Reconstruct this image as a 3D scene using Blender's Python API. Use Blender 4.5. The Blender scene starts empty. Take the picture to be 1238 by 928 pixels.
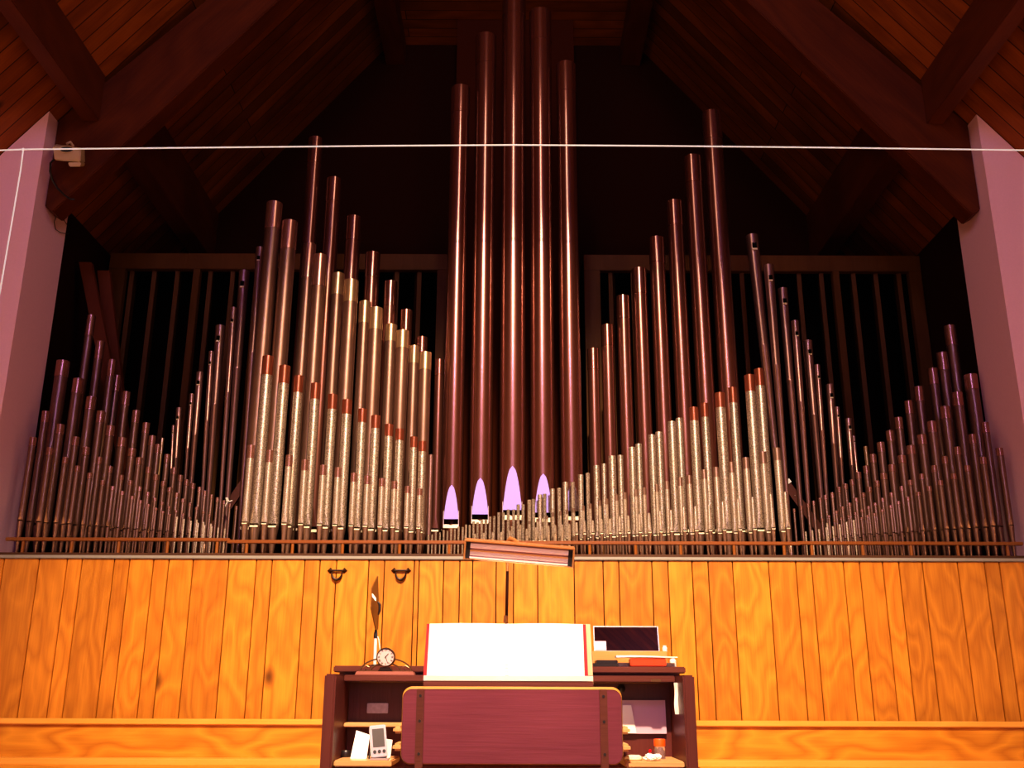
import bpy, bmesh, math, random
from mathutils import Vector, Matrix
random.seed(7)
SC = bpy.context.scene
C = SC.collection
PI = math.pi

# ------------------------------------------------------------------ camera
FPX, PITCH, ROLL = 1205.0, math.radians(17.1), math.radians(0.2)
EYE = Vector((0, 0, 1.1))
cam = bpy.data.cameras.new('camera'); camo = bpy.data.objects.new('camera', cam); C.objects.link(camo)
cam.sensor_width = 36.0; cam.lens = 36.0 * FPX / 1238.0; cam.clip_start = 0.05; cam.clip_end = 100
CM = Matrix.Rotation(PI / 2 + PITCH, 3, 'X') @ Matrix.Rotation(ROLL, 3, 'Z')
camo.matrix_world = Matrix.Translation(EYE) @ CM.to_4x4()
SC.camera = camo


def P(px, py, Y):
    """point of the place seen at pixel px, py that stands at depth Y"""
    d = CM @ Vector(((px - 619.0) / FPX, (464.0 - py) / FPX, -1.0))
    return EYE + d * (Y / d.y)


def mpp(py, Y):
    d = CM @ Vector((0, (464.0 - py) / FPX, -1.0))
    return Y / d.y / FPX


# ------------------------------------------------------------------ materials
def new_mat(name):
    m = bpy.data.materials.new(name); m.use_nodes = True
    nt = m.node_tree; b = nt.nodes['Principled BSDF']
    return m, nt, b


def plain(name, col, rough=0.5, metal=0.0, spec=0.5, noise=0.06, nscale=30.0, emit=None, trans=0.0, alpha=1.0):
    m, nt, b = new_mat(name)
    tc = nt.nodes.new('ShaderNodeTexCoord'); n = nt.nodes.new('ShaderNodeTexNoise')
    n.inputs['Scale'].default_value = nscale; n.inputs['Detail'].default_value = 4
    nt.links.new(tc.outputs['Object'], n.inputs['Vector'])
    mix = nt.nodes.new('ShaderNodeMix'); mix.data_type = 'RGBA'
    mix.inputs['A'].default_value = [c * (1 - noise) for c in col] + [1]
    mix.inputs['B'].default_value = [min(1, c * (1 + noise)) for c in col] + [1]
    nt.links.new(n.outputs['Fac'], mix.inputs['Factor']); nt.links.new(mix.outputs['Result'], b.inputs['Base Color'])
    b.inputs['Roughness'].default_value = rough; b.inputs['Metallic'].default_value = metal
    b.inputs['Specular IOR Level'].default_value = spec
    b.inputs['Transmission Weight'].default_value = trans; b.inputs['Alpha'].default_value = alpha
    if emit:
        b.inputs['Emission Color'].default_value = list(emit[:3]) + [1]; b.inputs['Emission Strength'].default_value = emit[3]
    return m


def wood(name, c1, c2, axis='Z', freq=14.0, rough=0.4, knots=0.0, island=0.0, spec=0.4, rings=0.6, planks=None, slope=0.0, var=0.12, fig=2.2):
    """grain runs along axis; planks=(width, length) cuts it into boards across the X/Y object axes"""
    m, nt, b = new_mat(name); N = nt.nodes; L = nt.links
    tc = N.new('ShaderNodeTexCoord'); src = tc.outputs['Object']
    rnd = None
    if island:
        g = N.new('ShaderNodeNewGeometry'); rnd = g.outputs['Random Per Island']
        cmb = N.new('ShaderNodeVectorMath'); cmb.operation = 'SCALE'; cmb.inputs[0].default_value = (31, 17, 23)
        L.new(rnd, cmb.inputs['Scale'])
        ad = N.new('ShaderNodeVectorMath'); ad.operation = 'ADD'; L.new(src, ad.inputs[0]); L.new(cmb.outputs[0], ad.inputs[1]); src = ad.outputs[0]
    brick = None
    if planks:
        br = N.new('ShaderNodeTexBrick'); brick = br
        br.inputs['Color1'].default_value = (0.0, 0.0, 0.0, 1); br.inputs['Color2'].default_value = (1, 1, 1, 1)
        br.inputs['Mortar'].default_value = (0.5, 0.5, 0.5, 1)
        br.inputs['Scale'].default_value = 1.0; br.inputs['Brick Width'].default_value = planks[1]; br.inputs['Row Height'].default_value = planks[0]
        br.inputs['Mortar Size'].default_value = 0.004; br.inputs['Mortar Smooth'].default_value = 0.3; br.offset = 0.37
        L.new(tc.outputs['Object'], br.inputs['Vector'])
        sv = N.new('ShaderNodeVectorMath'); sv.operation = 'SCALE'; sv.inputs['Scale'].default_value = 13.0
        L.new(br.outputs['Color'], sv.inputs[0])
        ad = N.new('ShaderNodeVectorMath'); ad.operation = 'ADD'; L.new(src, ad.inputs[0]); L.new(sv.outputs[0], ad.inputs[1]); src = ad.outputs[0]
    mp = N.new('ShaderNodeMapping'); L.new(src, mp.inputs['Vector'])
    s = {'X': (0.35, 1, 1), 'Y': (1, 0.35, 1), 'Z': (1, 1, 0.35)}[axis]
    mp.inputs['Scale'].default_value = s
    # cathedral figure : distorted rings
    dn = N.new('ShaderNodeTexNoise'); dn.inputs['Scale'].default_value = fig; dn.inputs['Detail'].default_value = 2
    L.new(mp.outputs[0], dn.inputs['Vector'])
    mul = N.new('ShaderNodeMath'); mul.operation = 'MULTIPLY'; mul.inputs[1].default_value = freq * 2.2; L.new(dn.outputs['Fac'], mul.inputs[0])
    fr = N.new('ShaderNodeMath'); fr.operation = 'PINGPONG'; fr.inputs[1].default_value = 1.0; L.new(mul.outputs[0], fr.inputs[0])
    mp2 = N.new('ShaderNodeMapping'); L.new(src, mp2.inputs['Vector'])
    s2 = {'X': (0.035, 1, 1), 'Y': (1, 0.035, 1), 'Z': (1, 1, 0.035)}[axis]
    mp2.inputs['Scale'].default_value = s2
    fn = N.new('ShaderNodeTexNoise'); fn.inputs['Scale'].default_value = 95; fn.inputs['Detail'].default_value = 5; fn.inputs['Roughness'].default_value = 0.65
    L.new(mp2.outputs[0], fn.inputs['Vector'])
    a1 = N.new('ShaderNodeMix'); a1.data_type = 'FLOAT'; a1.inputs[0].default_value = rings
    L.new(fn.outputs['Fac'], a1.inputs[2]); L.new(fr.outputs[0], a1.inputs[3])
    ramp = N.new('ShaderNodeMix'); ramp.data_type = 'RGBA'
    ramp.inputs['A'].default_value = list(c1) + [1]; ramp.inputs['B'].default_value = list(c2) + [1]
    L.new(a1.outputs[0], ramp.inputs['Factor']); col = ramp.outputs['Result']
    if island or planks:
        hv = N.new('ShaderNodeHueSaturation'); L.new(col, hv.inputs['Color'])
        mr = N.new('ShaderNodeMapRange'); mr.inputs['To Min'].default_value = 1 - var; mr.inputs['To Max'].default_value = 1 + var
        L.new(rnd if rnd else brick.outputs['Color'], mr.inputs['Value']); L.new(mr.outputs[0], hv.inputs['Value']); col = hv.outputs['Color']
    if knots:
        vs = N.new('ShaderNodeMapping'); L.new(src, vs.inputs['Vector'])
        vs.inputs['Scale'].default_value = {'X': (0.6, 1, 1), 'Y': (1, 0.6, 1), 'Z': (1, 1, 0.6)}[axis]
        vo = N.new('ShaderNodeTexVoronoi'); vo.inputs['Scale'].default_value = knots; L.new(vs.outputs[0], vo.inputs['Vector'])
        kr = N.new('ShaderNodeMapRange'); kr.inputs['From Min'].default_value = 0.012; kr.inputs['From Max'].default_value = 0.055
        kr.inputs['To Min'].default_value = 0.85; kr.inputs['To Max'].default_value = 0.0; L.new(vo.outputs['Distance'], kr.inputs['Value'])
        km = N.new('ShaderNodeMix'); km.data_type = 'RGBA'; L.new(kr.outputs[0], km.inputs['Factor']); L.new(col, km.inputs['A'])
        km.inputs['B'].default_value = [c * 0.16 for c in c2] + [1]; col = km.outputs['Result']
    if brick:
        bm_ = N.new('ShaderNodeMix'); bm_.data_type = 'RGBA'; L.new(brick.outputs['Fac'], bm_.inputs['Factor']); L.new(col, bm_.inputs['A'])
        bm_.inputs['B'].default_value = [c * 0.12 for c in c2] + [1]; col = bm_.outputs['Result']
    L.new(col, b.inputs['Base Color'])
    b.inputs['Roughness'].default_value = rough; b.inputs['Specular IOR Level'].default_value = spec
    bp = N.new('ShaderNodeBump'); bp.inputs['Strength'].default_value = 0.12; bp.inputs['Distance'].default_value = 0.01
    L.new(fn.outputs['Fac'], bp.inputs['Height']); L.new(bp.outputs[0], b.inputs['Normal'])
    return m


def pipe_metal(name, c1, c2, rough, metal, speck=0.0, scale=260.0, coat=0.0):
    m, nt, b = new_mat(name); N = nt.nodes; L = nt.links
    tc = N.new('ShaderNodeTexCoord'); oi = N.new('ShaderNodeObjectInfo')
    ofs = N.new('ShaderNodeVectorMath'); ofs.operation = 'ADD'; L.new(tc.outputs['Object'], ofs.inputs[0])
    sc = N.new('ShaderNodeVectorMath'); sc.operation = 'SCALE'; sc.inputs[0].default_value = (9, 5, 7); L.new(oi.outputs['Random'], sc.inputs['Scale'])
    L.new(sc.outputs[0], ofs.inputs[1])
    n = N.new('ShaderNodeTexNoise'); n.inputs['Scale'].default_value = 9; n.inputs['Detail'].default_value = 3
    L.new(ofs.outputs[0], n.inputs['Vector'])
    mix = N.new('ShaderNodeMix'); mix.data_type = 'RGBA'; mix.inputs['A'].default_value = list(c1) + [1]; mix.inputs['B'].default_value = list(c2) + [1]
    fac = n.outputs['Fac']
    if speck:
        s = N.new('ShaderNodeTexNoise'); s.inputs['Scale'].default_value = scale; s.inputs['Detail'].default_value = 1.5
        L.new(ofs.outputs[0], s.inputs['Vector'])
        r = N.new('ShaderNodeMapRange'); r.inputs['From Min'].default_value = 0.36; r.inputs['From Max'].default_value = 0.64
        L.new(s.outputs['Fac'], r.inputs['Value'])
        mf = N.new('ShaderNodeMix'); mf.data_type = 'FLOAT'; mf.inputs[0].default_value = speck
        L.new(n.outputs['Fac'], mf.inputs[2]); L.new(r.outputs[0], mf.inputs[3]); fac = mf.outputs[0]
        bp = N.new('ShaderNodeBump'); bp.inputs['Strength'].default_value = 0.25; bp.inputs['Distance'].default_value = 0.002
        L.new(s.outputs['Fac'], bp.inputs['Height']); L.new(bp.outputs[0], b.inputs['Normal'])
    L.new(fac, mix.inputs['Factor']); L.new(mix.outputs['Result'], b.inputs['Base Color'])
    b.inputs['Roughness'].default_value = rough; b.inputs['Metallic'].default_value = metal
    if coat: b.inputs['Coat Weight'].default_value = coat; b.inputs['Coat Roughness'].default_value = .16; b.inputs['Coat IOR'].default_value = 1.7
    return m


M = {}
M['parapet'] = wood('parapet_oak', (0.80, 0.315, 0.032), (0.36, 0.098, 0.006), 'Z', 9.0, 0.42, knots=1.25, island=1, rings=0.36, var=0.15, fig=4.2)
M['pew'] = wood('pew_oak', (0.76, 0.33, 0.035), (0.36, 0.105, 0.008), 'X', 9.0, 0.33, rings=0.5, fig=3.6)
M['pew_edge'] = wood('pew_edge_oak', (0.85, 0.42, 0.09), (0.70, 0.28, 0.04), 'X', 6.0, 0.3, rings=0.3)
M['ceiling'] = wood('ceiling_boards', (0.34, 0.095, 0.012), (0.12, 0.024, 0.003), 'X', 6.0, 0.5, knots=1.6, planks=(0.125, 2.6), rings=0.35, spec=0.3, var=0.35)
M['beam'] = wood('beam_wood', (0.16, 0.036, 0.006), (0.05, 0.009, 0.002), 'X', 7.0, 0.5, knots=0.9, rings=0.3, spec=0.3)
M['beam_y'] = wood('purlin_wood', (0.15, 0.034, 0.006), (0.075, 0.014, 0.003), 'Y', 6.0, 0.55, knots=0.8, rings=0.35, spec=0.3)
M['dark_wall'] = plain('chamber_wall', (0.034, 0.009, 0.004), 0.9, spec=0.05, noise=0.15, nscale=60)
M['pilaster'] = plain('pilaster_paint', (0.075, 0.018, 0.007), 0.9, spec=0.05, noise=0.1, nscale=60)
M['louvre'] = wood('louvre_wood', (0.17, 0.066, 0.016), (0.11, 0.040, 0.009), 'Z', 6.0, 0.6, rings=0.3, spec=0.2)
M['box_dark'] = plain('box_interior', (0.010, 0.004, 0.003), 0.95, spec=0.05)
M['plaster'] = plain('plaster', (0.92, 0.57, 0.69), 0.9, spec=0.15, noise=0.05, nscale=90)
M['floor'] = wood('floor_boards', (0.22, 0.09, 0.04), (0.13, 0.05, 0.02), 'Y', 5.0, 0.4, planks=(0.12, 1.6))
M['sill'] = plain('sill_grey', (0.30, 0.28, 0.26), 0.5, noise=0.05)
M['rail'] = wood('rail_wood', (0.28, 0.085, 0.016), (0.20, 0.055, 0.010), 'X', 5.0, 0.4, rings=0.3)
M['peg'] = wood('peg_wood', (0.32, 0.105, 0.018), (0.22, 0.065, 0.010), 'Z', 5.0, 0.4, rings=0.3)
M['brace'] = wood('brace_wood', (0.10, 0.018, 0.010), (0.06, 0.010, 0.006), 'X', 5.0, 0.6, rings=0.3)
M['strut'] = wood('strut_wood', (0.24, 0.055, 0.014), (0.15, 0.03, 0.008), 'Z', 5.0, 0.6, rings=0.3)
M['chest'] = wood('chest_wood', (0.10, 0.035, 0.012), (0.06, 0.02, 0.008), 'X', 5.0, 0.6)
# pipe metals
M['spot'] = pipe_metal('spotted_metal', (0.18, 0.12, 0.085), (0.82, 0.68, 0.56), 0.36, 0.8, speck=0.8, scale=190)
M['spot_fine'] = pipe_metal('spotted_metal_fine', (0.30, 0.21, 0.155), (0.84, 0.70, 0.58), 0.36, 0.75, speck=0.75, scale=260)
M['dull'] = pipe_metal('dull_metal', (0.20, 0.11, 0.085), (0.34, 0.20, 0.16), 0.33, 0.8, speck=0.35, scale=180)
M['plain'] = pipe_metal('plain_grey_metal', (0.28, 0.165, 0.125), (0.40, 0.25, 0.195), 0.36, 0.8)
M['plain_brown'] = pipe_metal('plain_brown_metal', (0.22, 0.118, 0.085), (0.32, 0.185, 0.14), 0.38, 0.8)
M['tan'] = pipe_metal('tan_metal', (0.48, 0.31, 0.17), (0.58, 0.39, 0.23), 0.30, 0.8)
M['copper'] = pipe_metal('copper_slide', (0.30, 0.08, 0.045), (0.40, 0.125, 0.07), 0.28, 0.75)
M['rose'] = pipe_metal('rose_slide', (0.40, 0.19, 0.15), (0.50, 0.26, 0.20), 0.26, 0.8)
M['zinc'] = pipe_metal('polished_zinc', (0.25, 0.09, 0.065), (0.30, 0.11, 0.08), 0.24, 0.85, coat=0.9)
M['zinc_dark'] = pipe_metal('dark_zinc', (0.22, 0.085, 0.062), (0.27, 0.105, 0.078), 0.28, 0.82, coat=0.45)
M['reed'] = pipe_metal('reed_metal', (0.34, 0.185, 0.165), (0.46, 0.27, 0.24), 0.28, 0.8, speck=0.2)
M['mirror_lip'] = pipe_metal('polished_lip', (0.80, 0.76, 0.84), (0.88, 0.84, 0.92), 0.10, 1.0)
M['lip'] = pipe_metal('lower_lip', (0.90, 0.78, 0.58), (0.95, 0.84, 0.64), 0.45, 0.1)
M['black'] = plain('black_slot', (0.004, 0.003, 0.003), 0.8, spec=0.1)
# furniture
M['console'] = wood('console_walnut', (0.135, 0.032, 0.026), (0.07, 0.014, 0.013), 'Z', 7.0, 0.38, rings=0.25)
M['console_x'] = wood('console_walnut_x', (0.165, 0.046, 0.03), (0.09, 0.021, 0.015), 'X', 7.0, 0.36, rings=0.25)
M['bench'] = wood('bench_mahogany', (0.27, 0.056, 0.085), (0.14, 0.024, 0.042), 'X', 8.0, 0.33, rings=0.2)
M['bench_highlight'] = wood('bench_highlight', (0.75, 0.36, 0.08), (0.6, 0.25, 0.05), 'X', 8.0, 0.4, rings=0.2)  # pale tone standing for light caught on the bench panel's edge
M['shelf'] = wood('shelf_wood', (0.72, 0.40, 0.18), (0.58, 0.29, 0.11), 'X', 6.0, 0.35, rings=0.2)
M['ivory'] = plain('ivory', (0.85, 0.74, 0.55), 0.35, noise=0.02)
M['ebony'] = plain('ebony', (0.015, 0.012, 0.012), 0.35)
M['paper'] = plain('paper', (0.90, 0.88, 0.86), 0.7, noise=0.01)
M['page'] = plain('page', (0.60, 0.585, 0.57), 0.8, spec=0.1, noise=0.01)
M['paper_pink'] = plain('lilac_paper', (0.62, 0.42, 0.55), 0.7, noise=0.02)
M['red_cover'] = plain('red_cover', (0.50, 0.003, 0.012), 0.5, spec=0.1, noise=0.03)
M['red_box'] = plain('red_box', (0.75, 0.06, 0.015), 0.4, noise=0.05)
M['bronze'] = plain('bronze', (0.20, 0.11, 0.055), 0.35, metal=0.8, noise=0.15)
M['iron'] = plain('dark_iron', (0.035, 0.016, 0.012), 0.45, metal=0.6, noise=0.2)
M['dial'] = plain('clock_dial', (0.62, 0.46, 0.46), 0.5, noise=0.02)
M['plinth'] = plain('clock_plinth', (0.36, 0.13, 0.10), 0.35, noise=0.1)
M['lamp_shell'] = plain('lamp_brass', (0.60, 0.26, 0.10), 0.32, metal=0.5, noise=0.06)
M['lamp_in'] = plain('lamp_reflector', (0.50, 0.25, 0.22), 0.4, noise=0.03)
M['lamp_tube'] = plain('lamp_tube', (0.95, 0.70, 0.62), 0.4, noise=0.01, emit=(1.0, 0.55, 0.45, 0.25))
M['pole_dark'] = plain('lamp_pole', (0.055, 0.012, 0.008), 0.35, metal=0.4)
M['white_pl'] = plain('white_plastic', (0.82, 0.78, 0.80), 0.4, noise=0.02)
M['beige_pl'] = plain('beige_plastic', (0.66, 0.47, 0.29), 0.5, noise=0.04)
M['silver'] = plain('silver_plastic', (0.46, 0.37, 0.40), 0.3, metal=0.4, noise=0.03)
M['black_pl'] = plain('black_plastic', (0.02, 0.014, 0.016), 0.35, noise=0.1)
M['screen'] = plain('grey_screen', (0.07, 0.055, 0.05), 0.3, noise=0.05)
M['mirror'] = plain('mirror_glass', (0.75, 0.66, 0.68), 0.02, metal=1.0, noise=0.0)
M['tan_box'] = wood('tan_box', (0.62, 0.30, 0.10), (0.52, 0.23, 0.07), 'X', 5.0, 0.45, rings=0.2)
M['board_brown'] = plain('brown_board', (0.21, 0.075, 0.010), 0.5, noise=0.08)
M['orange_cap'] = plain('orange_cap', (0.90, 0.10, 0.01), 0.4, noise=0.02)
M['clear'] = plain('clear_plastic', (0.80, 0.66, 0.66), 0.12, trans=0.85, noise=0.02)
M['plate'] = plain('silver_plate', (0.30, 0.21, 0.24), 0.3, metal=0.9, noise=0.35, nscale=60)
M['wire'] = plain('white_cord', (0.9, 0.86, 0.82), 0.5, noise=0.02, emit=(1, 0.92, 0.85, 0.35))  # faint glow added to brighten the cord, which gives no light itself
M['cable'] = plain('black_cable', (0.012, 0.01, 0.01), 0.5)
M['acrylic'] = plain('tan_acrylic', (0.46, 0.23, 0.11), 0.4, spec=0.2, noise=0.02)
M['cloth'] = plain('white_cloth', (0.85, 0.76, 0.70), 0.8, noise=0.05)


# ------------------------------------------------------------------ mesh helpers
def link(name, me, parent=None, loc=None):
    o = bpy.data.objects.new(name, me); C.objects.link(o)
    if parent is not None: o.parent = parent
    if loc is not None: o.location = loc
    return o


def mesh(name, V, F, mat, parent=None, smooth=False, loc=None, bevel=0.0, sharp=35):
    me = bpy.data.meshes.new(name); me.from_pydata([tuple(v) for v in V], [], F)
    bm = bmesh.new(); bm.from_mesh(me)
    bmesh.ops.recalc_face_normals(bm, faces=bm.faces)
    if bevel:
        bmesh.ops.bevel(bm, geom=[e for e in bm.edges if len(e.link_faces) == 2 and e.calc_face_angle(0) > 0.5], offset=bevel, segments=2, affect='EDGES', clamp_overlap=True)
    bm.to_mesh(me); bm.free()
    me.materials.append(M[mat])
    if smooth:
        me.polygons.foreach_set('use_smooth', [True] * len(me.polygons))
        me.set_sharp_from_angle(angle=math.radians(sharp))
    return link(name, me, parent, loc)


class MB:
    def __init__(s): s.V = []; s.F = []
    def add(s, V, F):
        n = len(s.V); s.V += [Vector(v) for v in V]; s.F += [[i + n for i in f] for f in F]; return s
    def box(s, x0, x1, y0, y1, z0, z1):
        return s.add([(x0, y0, z0), (x1, y0, z0), (x1, y1, z0), (x0, y1, z0), (x0, y0, z1), (x1, y0, z1), (x1, y1, z1), (x0, y1, z1)],
                     [[0, 3, 2, 1], [4, 5, 6, 7], [0, 1, 5, 4], [1, 2, 6, 5], [2, 3, 7, 6], [3, 0, 4, 7]])
    def prism(s, poly, a, b, ax='Y'):
        """poly in the plane across ax, extruded a..b"""
        n = len(poly)
        if ax == 'Y': V = [(p[0], a, p[1]) for p in poly] + [(p[0], b, p[1]) for p in poly]
        elif ax == 'Z': V = [(p[0], p[1], a) for p in poly] + [(p[0], p[1], b) for p in poly]
        else: V = [(a, p[0], p[1]) for p in poly] + [(b, p[0], p[1]) for p in poly]
        F = [list(range(n)), list(range(2 * n - 1, n - 1, -1))] + [[i, (i + 1) % n, n + (i + 1) % n, n + i] for i in range(n)]
        return s.add(V, F)
    def tube(s, pts, r, n=8, caps=True):
        pts = [Vector(p) for p in pts]; rs = r if isinstance(r, (list, tuple)) else [r] * len(pts)
        base = len(s.V); up = None
        for i, p in enumerate(pts):
            t = (pts[min(i + 1, len(pts) - 1)] - pts[max(i - 1, 0)]).normalized()
            if up is None: up = Vector((0, 0, 1)) if abs(t.z) < 0.9 else Vector((0, 1, 0))
            u = t.cross(up).normalized(); v = u.cross(t).normalized(); up = v
            for k in range(n):
                a = 2 * PI * k / n; s.V.append(p + (u * math.cos(a) + v * math.sin(a)) * rs[i])
        for i in range(len(pts) - 1):
            for k in range(n):
                s.F.append([base + i * n + k, base + i * n + (k + 1) % n, base + (i + 1) * n + (k + 1) % n, base + (i + 1) * n + k])
        if caps:
            s.F.append([base + k for k in range(n)][::-1]); s.F.append([base + (len(pts) - 1) * n + k for k in range(n)])
        return s
    def lathe(s, prof, n=16, M4=None):
        base = len(s.V); M4 = M4 or Matrix.Identity(4)
        for r, z in prof:
            for k in range(n):
                a = 2 * PI * k / n; s.V.append(M4 @ Vector((r * math.sin(a), -r * math.cos(a), z)))
        for i in range(len(prof) - 1):
            for k in range(n):
                s.F.append([base + i * n + k, base + i * n + (k + 1) % n, base + (i + 1) * n + (k + 1) % n, base + (i + 1) * n + k])
        if prof[0][0] > 1e-6: s.F.append([base + k for k in range(n)][::-1])
        if prof[-1][0] > 1e-6: s.F.append([base + (len(prof) - 1) * n + k for k in range(n)])
        return s
    def build(s, name, mat, parent=None, smooth=False, bevel=0.0, loc=None, sharp=35):
        return mesh(name, s.V, s.F, mat, parent, smooth, loc, bevel, sharp)


def empty(name, loc, rz=0.0, parent=None):
    o = bpy.data.objects.new(name, None); C.objects.link(o); o.location = loc; o.rotation_euler = (0, 0, rz)
    o.empty_display_size = 0.05
    if parent: o.parent = parent
    return o


def tag(o, label, cat, group=None):
    o['label'] = label; o['category'] = cat
    if group: o['group'] = group
    return o


def struct(o):
    o['kind'] = 'structure'; return o


def rrect(x0, x1, z0, z1, r, n=5):
    out = []
    for cx, cz, a0 in ((x1 - r, z1 - r, 0), (x0 + r, z1 - r, 90), (x0 + r, z0 + r, 180), (x1 - r, z0 + r, 270)):
        for i in range(n + 1):
            a = math.radians(a0 + 90 * i / n); out.append((cx + r * math.cos(a), cz + r * math.sin(a)))
    return out


# ------------------------------------------------------------------ the room
YP = 5.50            # parapet face
YF, YJ = 5.62, 6.07  # white piers front and back
XW = 2.985           # inner face of the piers
XC = 3.20            # organ chamber side walls
YB = 8.0             # gable wall
RIDGE, SL = 8.29, 1.214
def roof(x): return RIDGE - SL * abs(x)
ZF = 6.88; XFLAT = (RIDGE - ZF) / SL
YBACK = -9.5

struct(MB().box(-6.4, 6.4, YBACK, YB + .2, -0.1, 0.0).build('floor', 'floor'))
struct(MB().box(-XW, XW, 4.7, YP - 0.02, 0.0, 0.35).build('floor_platform', 'floor'))
# roof slopes: boards run down the slope; local X along the slope
for sgn, nm in ((-1, 'ceiling_left'), (1, 'ceiling_right')):
    x0, x1 = XFLAT, 6.2
    Ls = math.hypot(x1 - x0, SL * (x1 - x0)); ang = math.atan(SL)
    o = MB().box(0, Ls, YBACK, YB + .1, 0.0, 0.12).build(nm, 'ceiling'); struct(o)
    o.location = (sgn * x0, 0, ZF)
    o.rotation_euler = (0, ang, 0) if sgn > 0 else (0, PI - ang, 0)
    if sgn < 0:
        for v in o.data.vertices: v.co.z *= -1
        o.data.flip_normals()
struct(MB().box(-XFLAT - .05, XFLAT + .05, YBACK, YB + .1, ZF, ZF + .12).build('ceiling_flat', 'ceiling'))
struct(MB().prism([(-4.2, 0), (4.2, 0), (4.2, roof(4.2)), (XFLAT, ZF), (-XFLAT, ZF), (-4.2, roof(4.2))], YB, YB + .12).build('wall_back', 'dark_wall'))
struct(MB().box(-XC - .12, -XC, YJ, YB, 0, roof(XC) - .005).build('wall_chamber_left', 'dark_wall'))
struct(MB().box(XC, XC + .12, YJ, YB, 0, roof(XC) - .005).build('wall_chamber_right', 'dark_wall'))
for sgn, nm in ((-1, 'wall_left'), (1, 'wall_right')):
    struct(MB().prism([(sgn * XW, 0), (sgn * 6.2, 0), (sgn * 6.2, roof(6.2) - .01), (sgn * XW, roof(XW) - .01)], YF, YJ).build(nm, 'plaster'))
    struct(MB().box(sgn * 6.2, sgn * 6.35, YBACK, YF, 0, roof(6.2) + .3).build('wall_nave_' + nm[5:], 'plaster'))
struct(MB().prism([(-6.3, 0), (6.3, 0), (6.3, roof(6.3)), (XFLAT, ZF), (-XFLAT, ZF), (-6.3, roof(6.3))], YBACK - .12, YBACK).build('wall_nave_back', 'plaster'))

# rafters of the chancel frame and the purlins
YR = 5.74
for sgn, nm in ((-1, 'rafter_left'), (1, 'rafter_right')):
    def lo(x): return EYE.z + 6.453 - SL * x
    pts = [(0.9, roof(.9) - .002), (XW - .004, roof(XW) - .002), (XW - .004, lo(XW) + .11), (XW - .062, lo(XW - .062)), (0.9, lo(.9))]
    pts = [(sgn * x, min(z, ZF - .002)) for x, z in pts]
    o = MB().prism(pts, YR, YR + .15).build('trim_' + nm, 'beam', bevel=.006); struct(o)
    RM = Matrix.Rotation(sgn * math.atan(SL), 4, 'Y'); o.data.transform(RM.inverted()); o.rotation_euler = (0, sgn * math.atan(SL), 0)
    # purlins, plumb under the boards
    for k, (y0, y1, xa, xb_) in enumerate(((-4.0, YR - .002, 2.71, 2.82), (YR + .152, YB - .002, 2.60, 2.76))):
        zb_ = EYE.z + 3.555
        q = [(sgn * xa, zb_), (sgn * xb_, zb_), (sgn * xb_, roof(xb_) - .003), (sgn * xa, roof(xa) - .003)]
        struct(MB().prism(q, y0, y1).build('trim_purlin_' + ('nave' if k == 0 else 'chamber') + nm[6:], 'beam_y', bevel=.005))
    # beam along the knee of the ceiling
    b = MB().box(sgn * (XFLAT + .02), sgn * (XFLAT - .16), YR + .16, YB - .002, ZF - .22, ZF - .002)
    struct(b.build('trim_knee' + nm[6:], 'beam_y', bevel=.005))

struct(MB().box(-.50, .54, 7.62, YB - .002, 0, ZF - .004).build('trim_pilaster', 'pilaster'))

# parapet of upright boards
seams = [-42, 4.5, 47, 81, 99, 138, 156.5, 185.5, 204, 233.5, 276.5, 310, 329, 368.5, 387, 407, 446, 465, 501, 507, 536.5, 556, 571.5, 600, 621,
         650, 694, 729, 748, 788, 807.5, 836.5, 856, 885.5, 929, 962, 981, 1019.5, 1039, 1067, 1086.5, 1115, 1157.5, 1190, 1208, 1260]
PTOP = P(619, 677, YP).z
b = MB(); g = .0028
for i in range(len(seams) - 1):
    xa = P(seams[i], 680, YP).x; xb = P(seams[i + 1], 680, YP).x
    b.box(xa + g, xb - g, YP, YP + .03, .36, PTOP)
bo = b.build('wall_parapet', 'parapet', bevel=.0025); struct(bo)
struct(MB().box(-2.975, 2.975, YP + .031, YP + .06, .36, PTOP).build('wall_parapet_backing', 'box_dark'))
STOP = P(619, 672.5, YP - .01).z
so = MB().box(-2.98, 2.98, YP - .012, YP + .11, PTOP + .001, STOP).build('trim_parapet_sill', 'sill', bevel=.003); struct(so)
for sgn in (-1, 1):  # outer ends of the parapet run past the piers
    struct(MB().box(sgn * 2.985, sgn * 3.3, YP - .012, YP + .11, PTOP + .001, STOP).build('trim_sill_end', 'sill'))

# wind chest behind the parapet
ZC = 1.835
o = MB().box(-2.97, 2.97, YP + .14, YJ - .01, .3, ZC).box(-3.15, 3.15, YJ + .01, 6.95, .3, ZC - .002).build('wind_chest', 'chest')
tag(o, 'long low wooden wind chest carrying the organ pipes behind the boarded parapet', 'wind chest')

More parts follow.
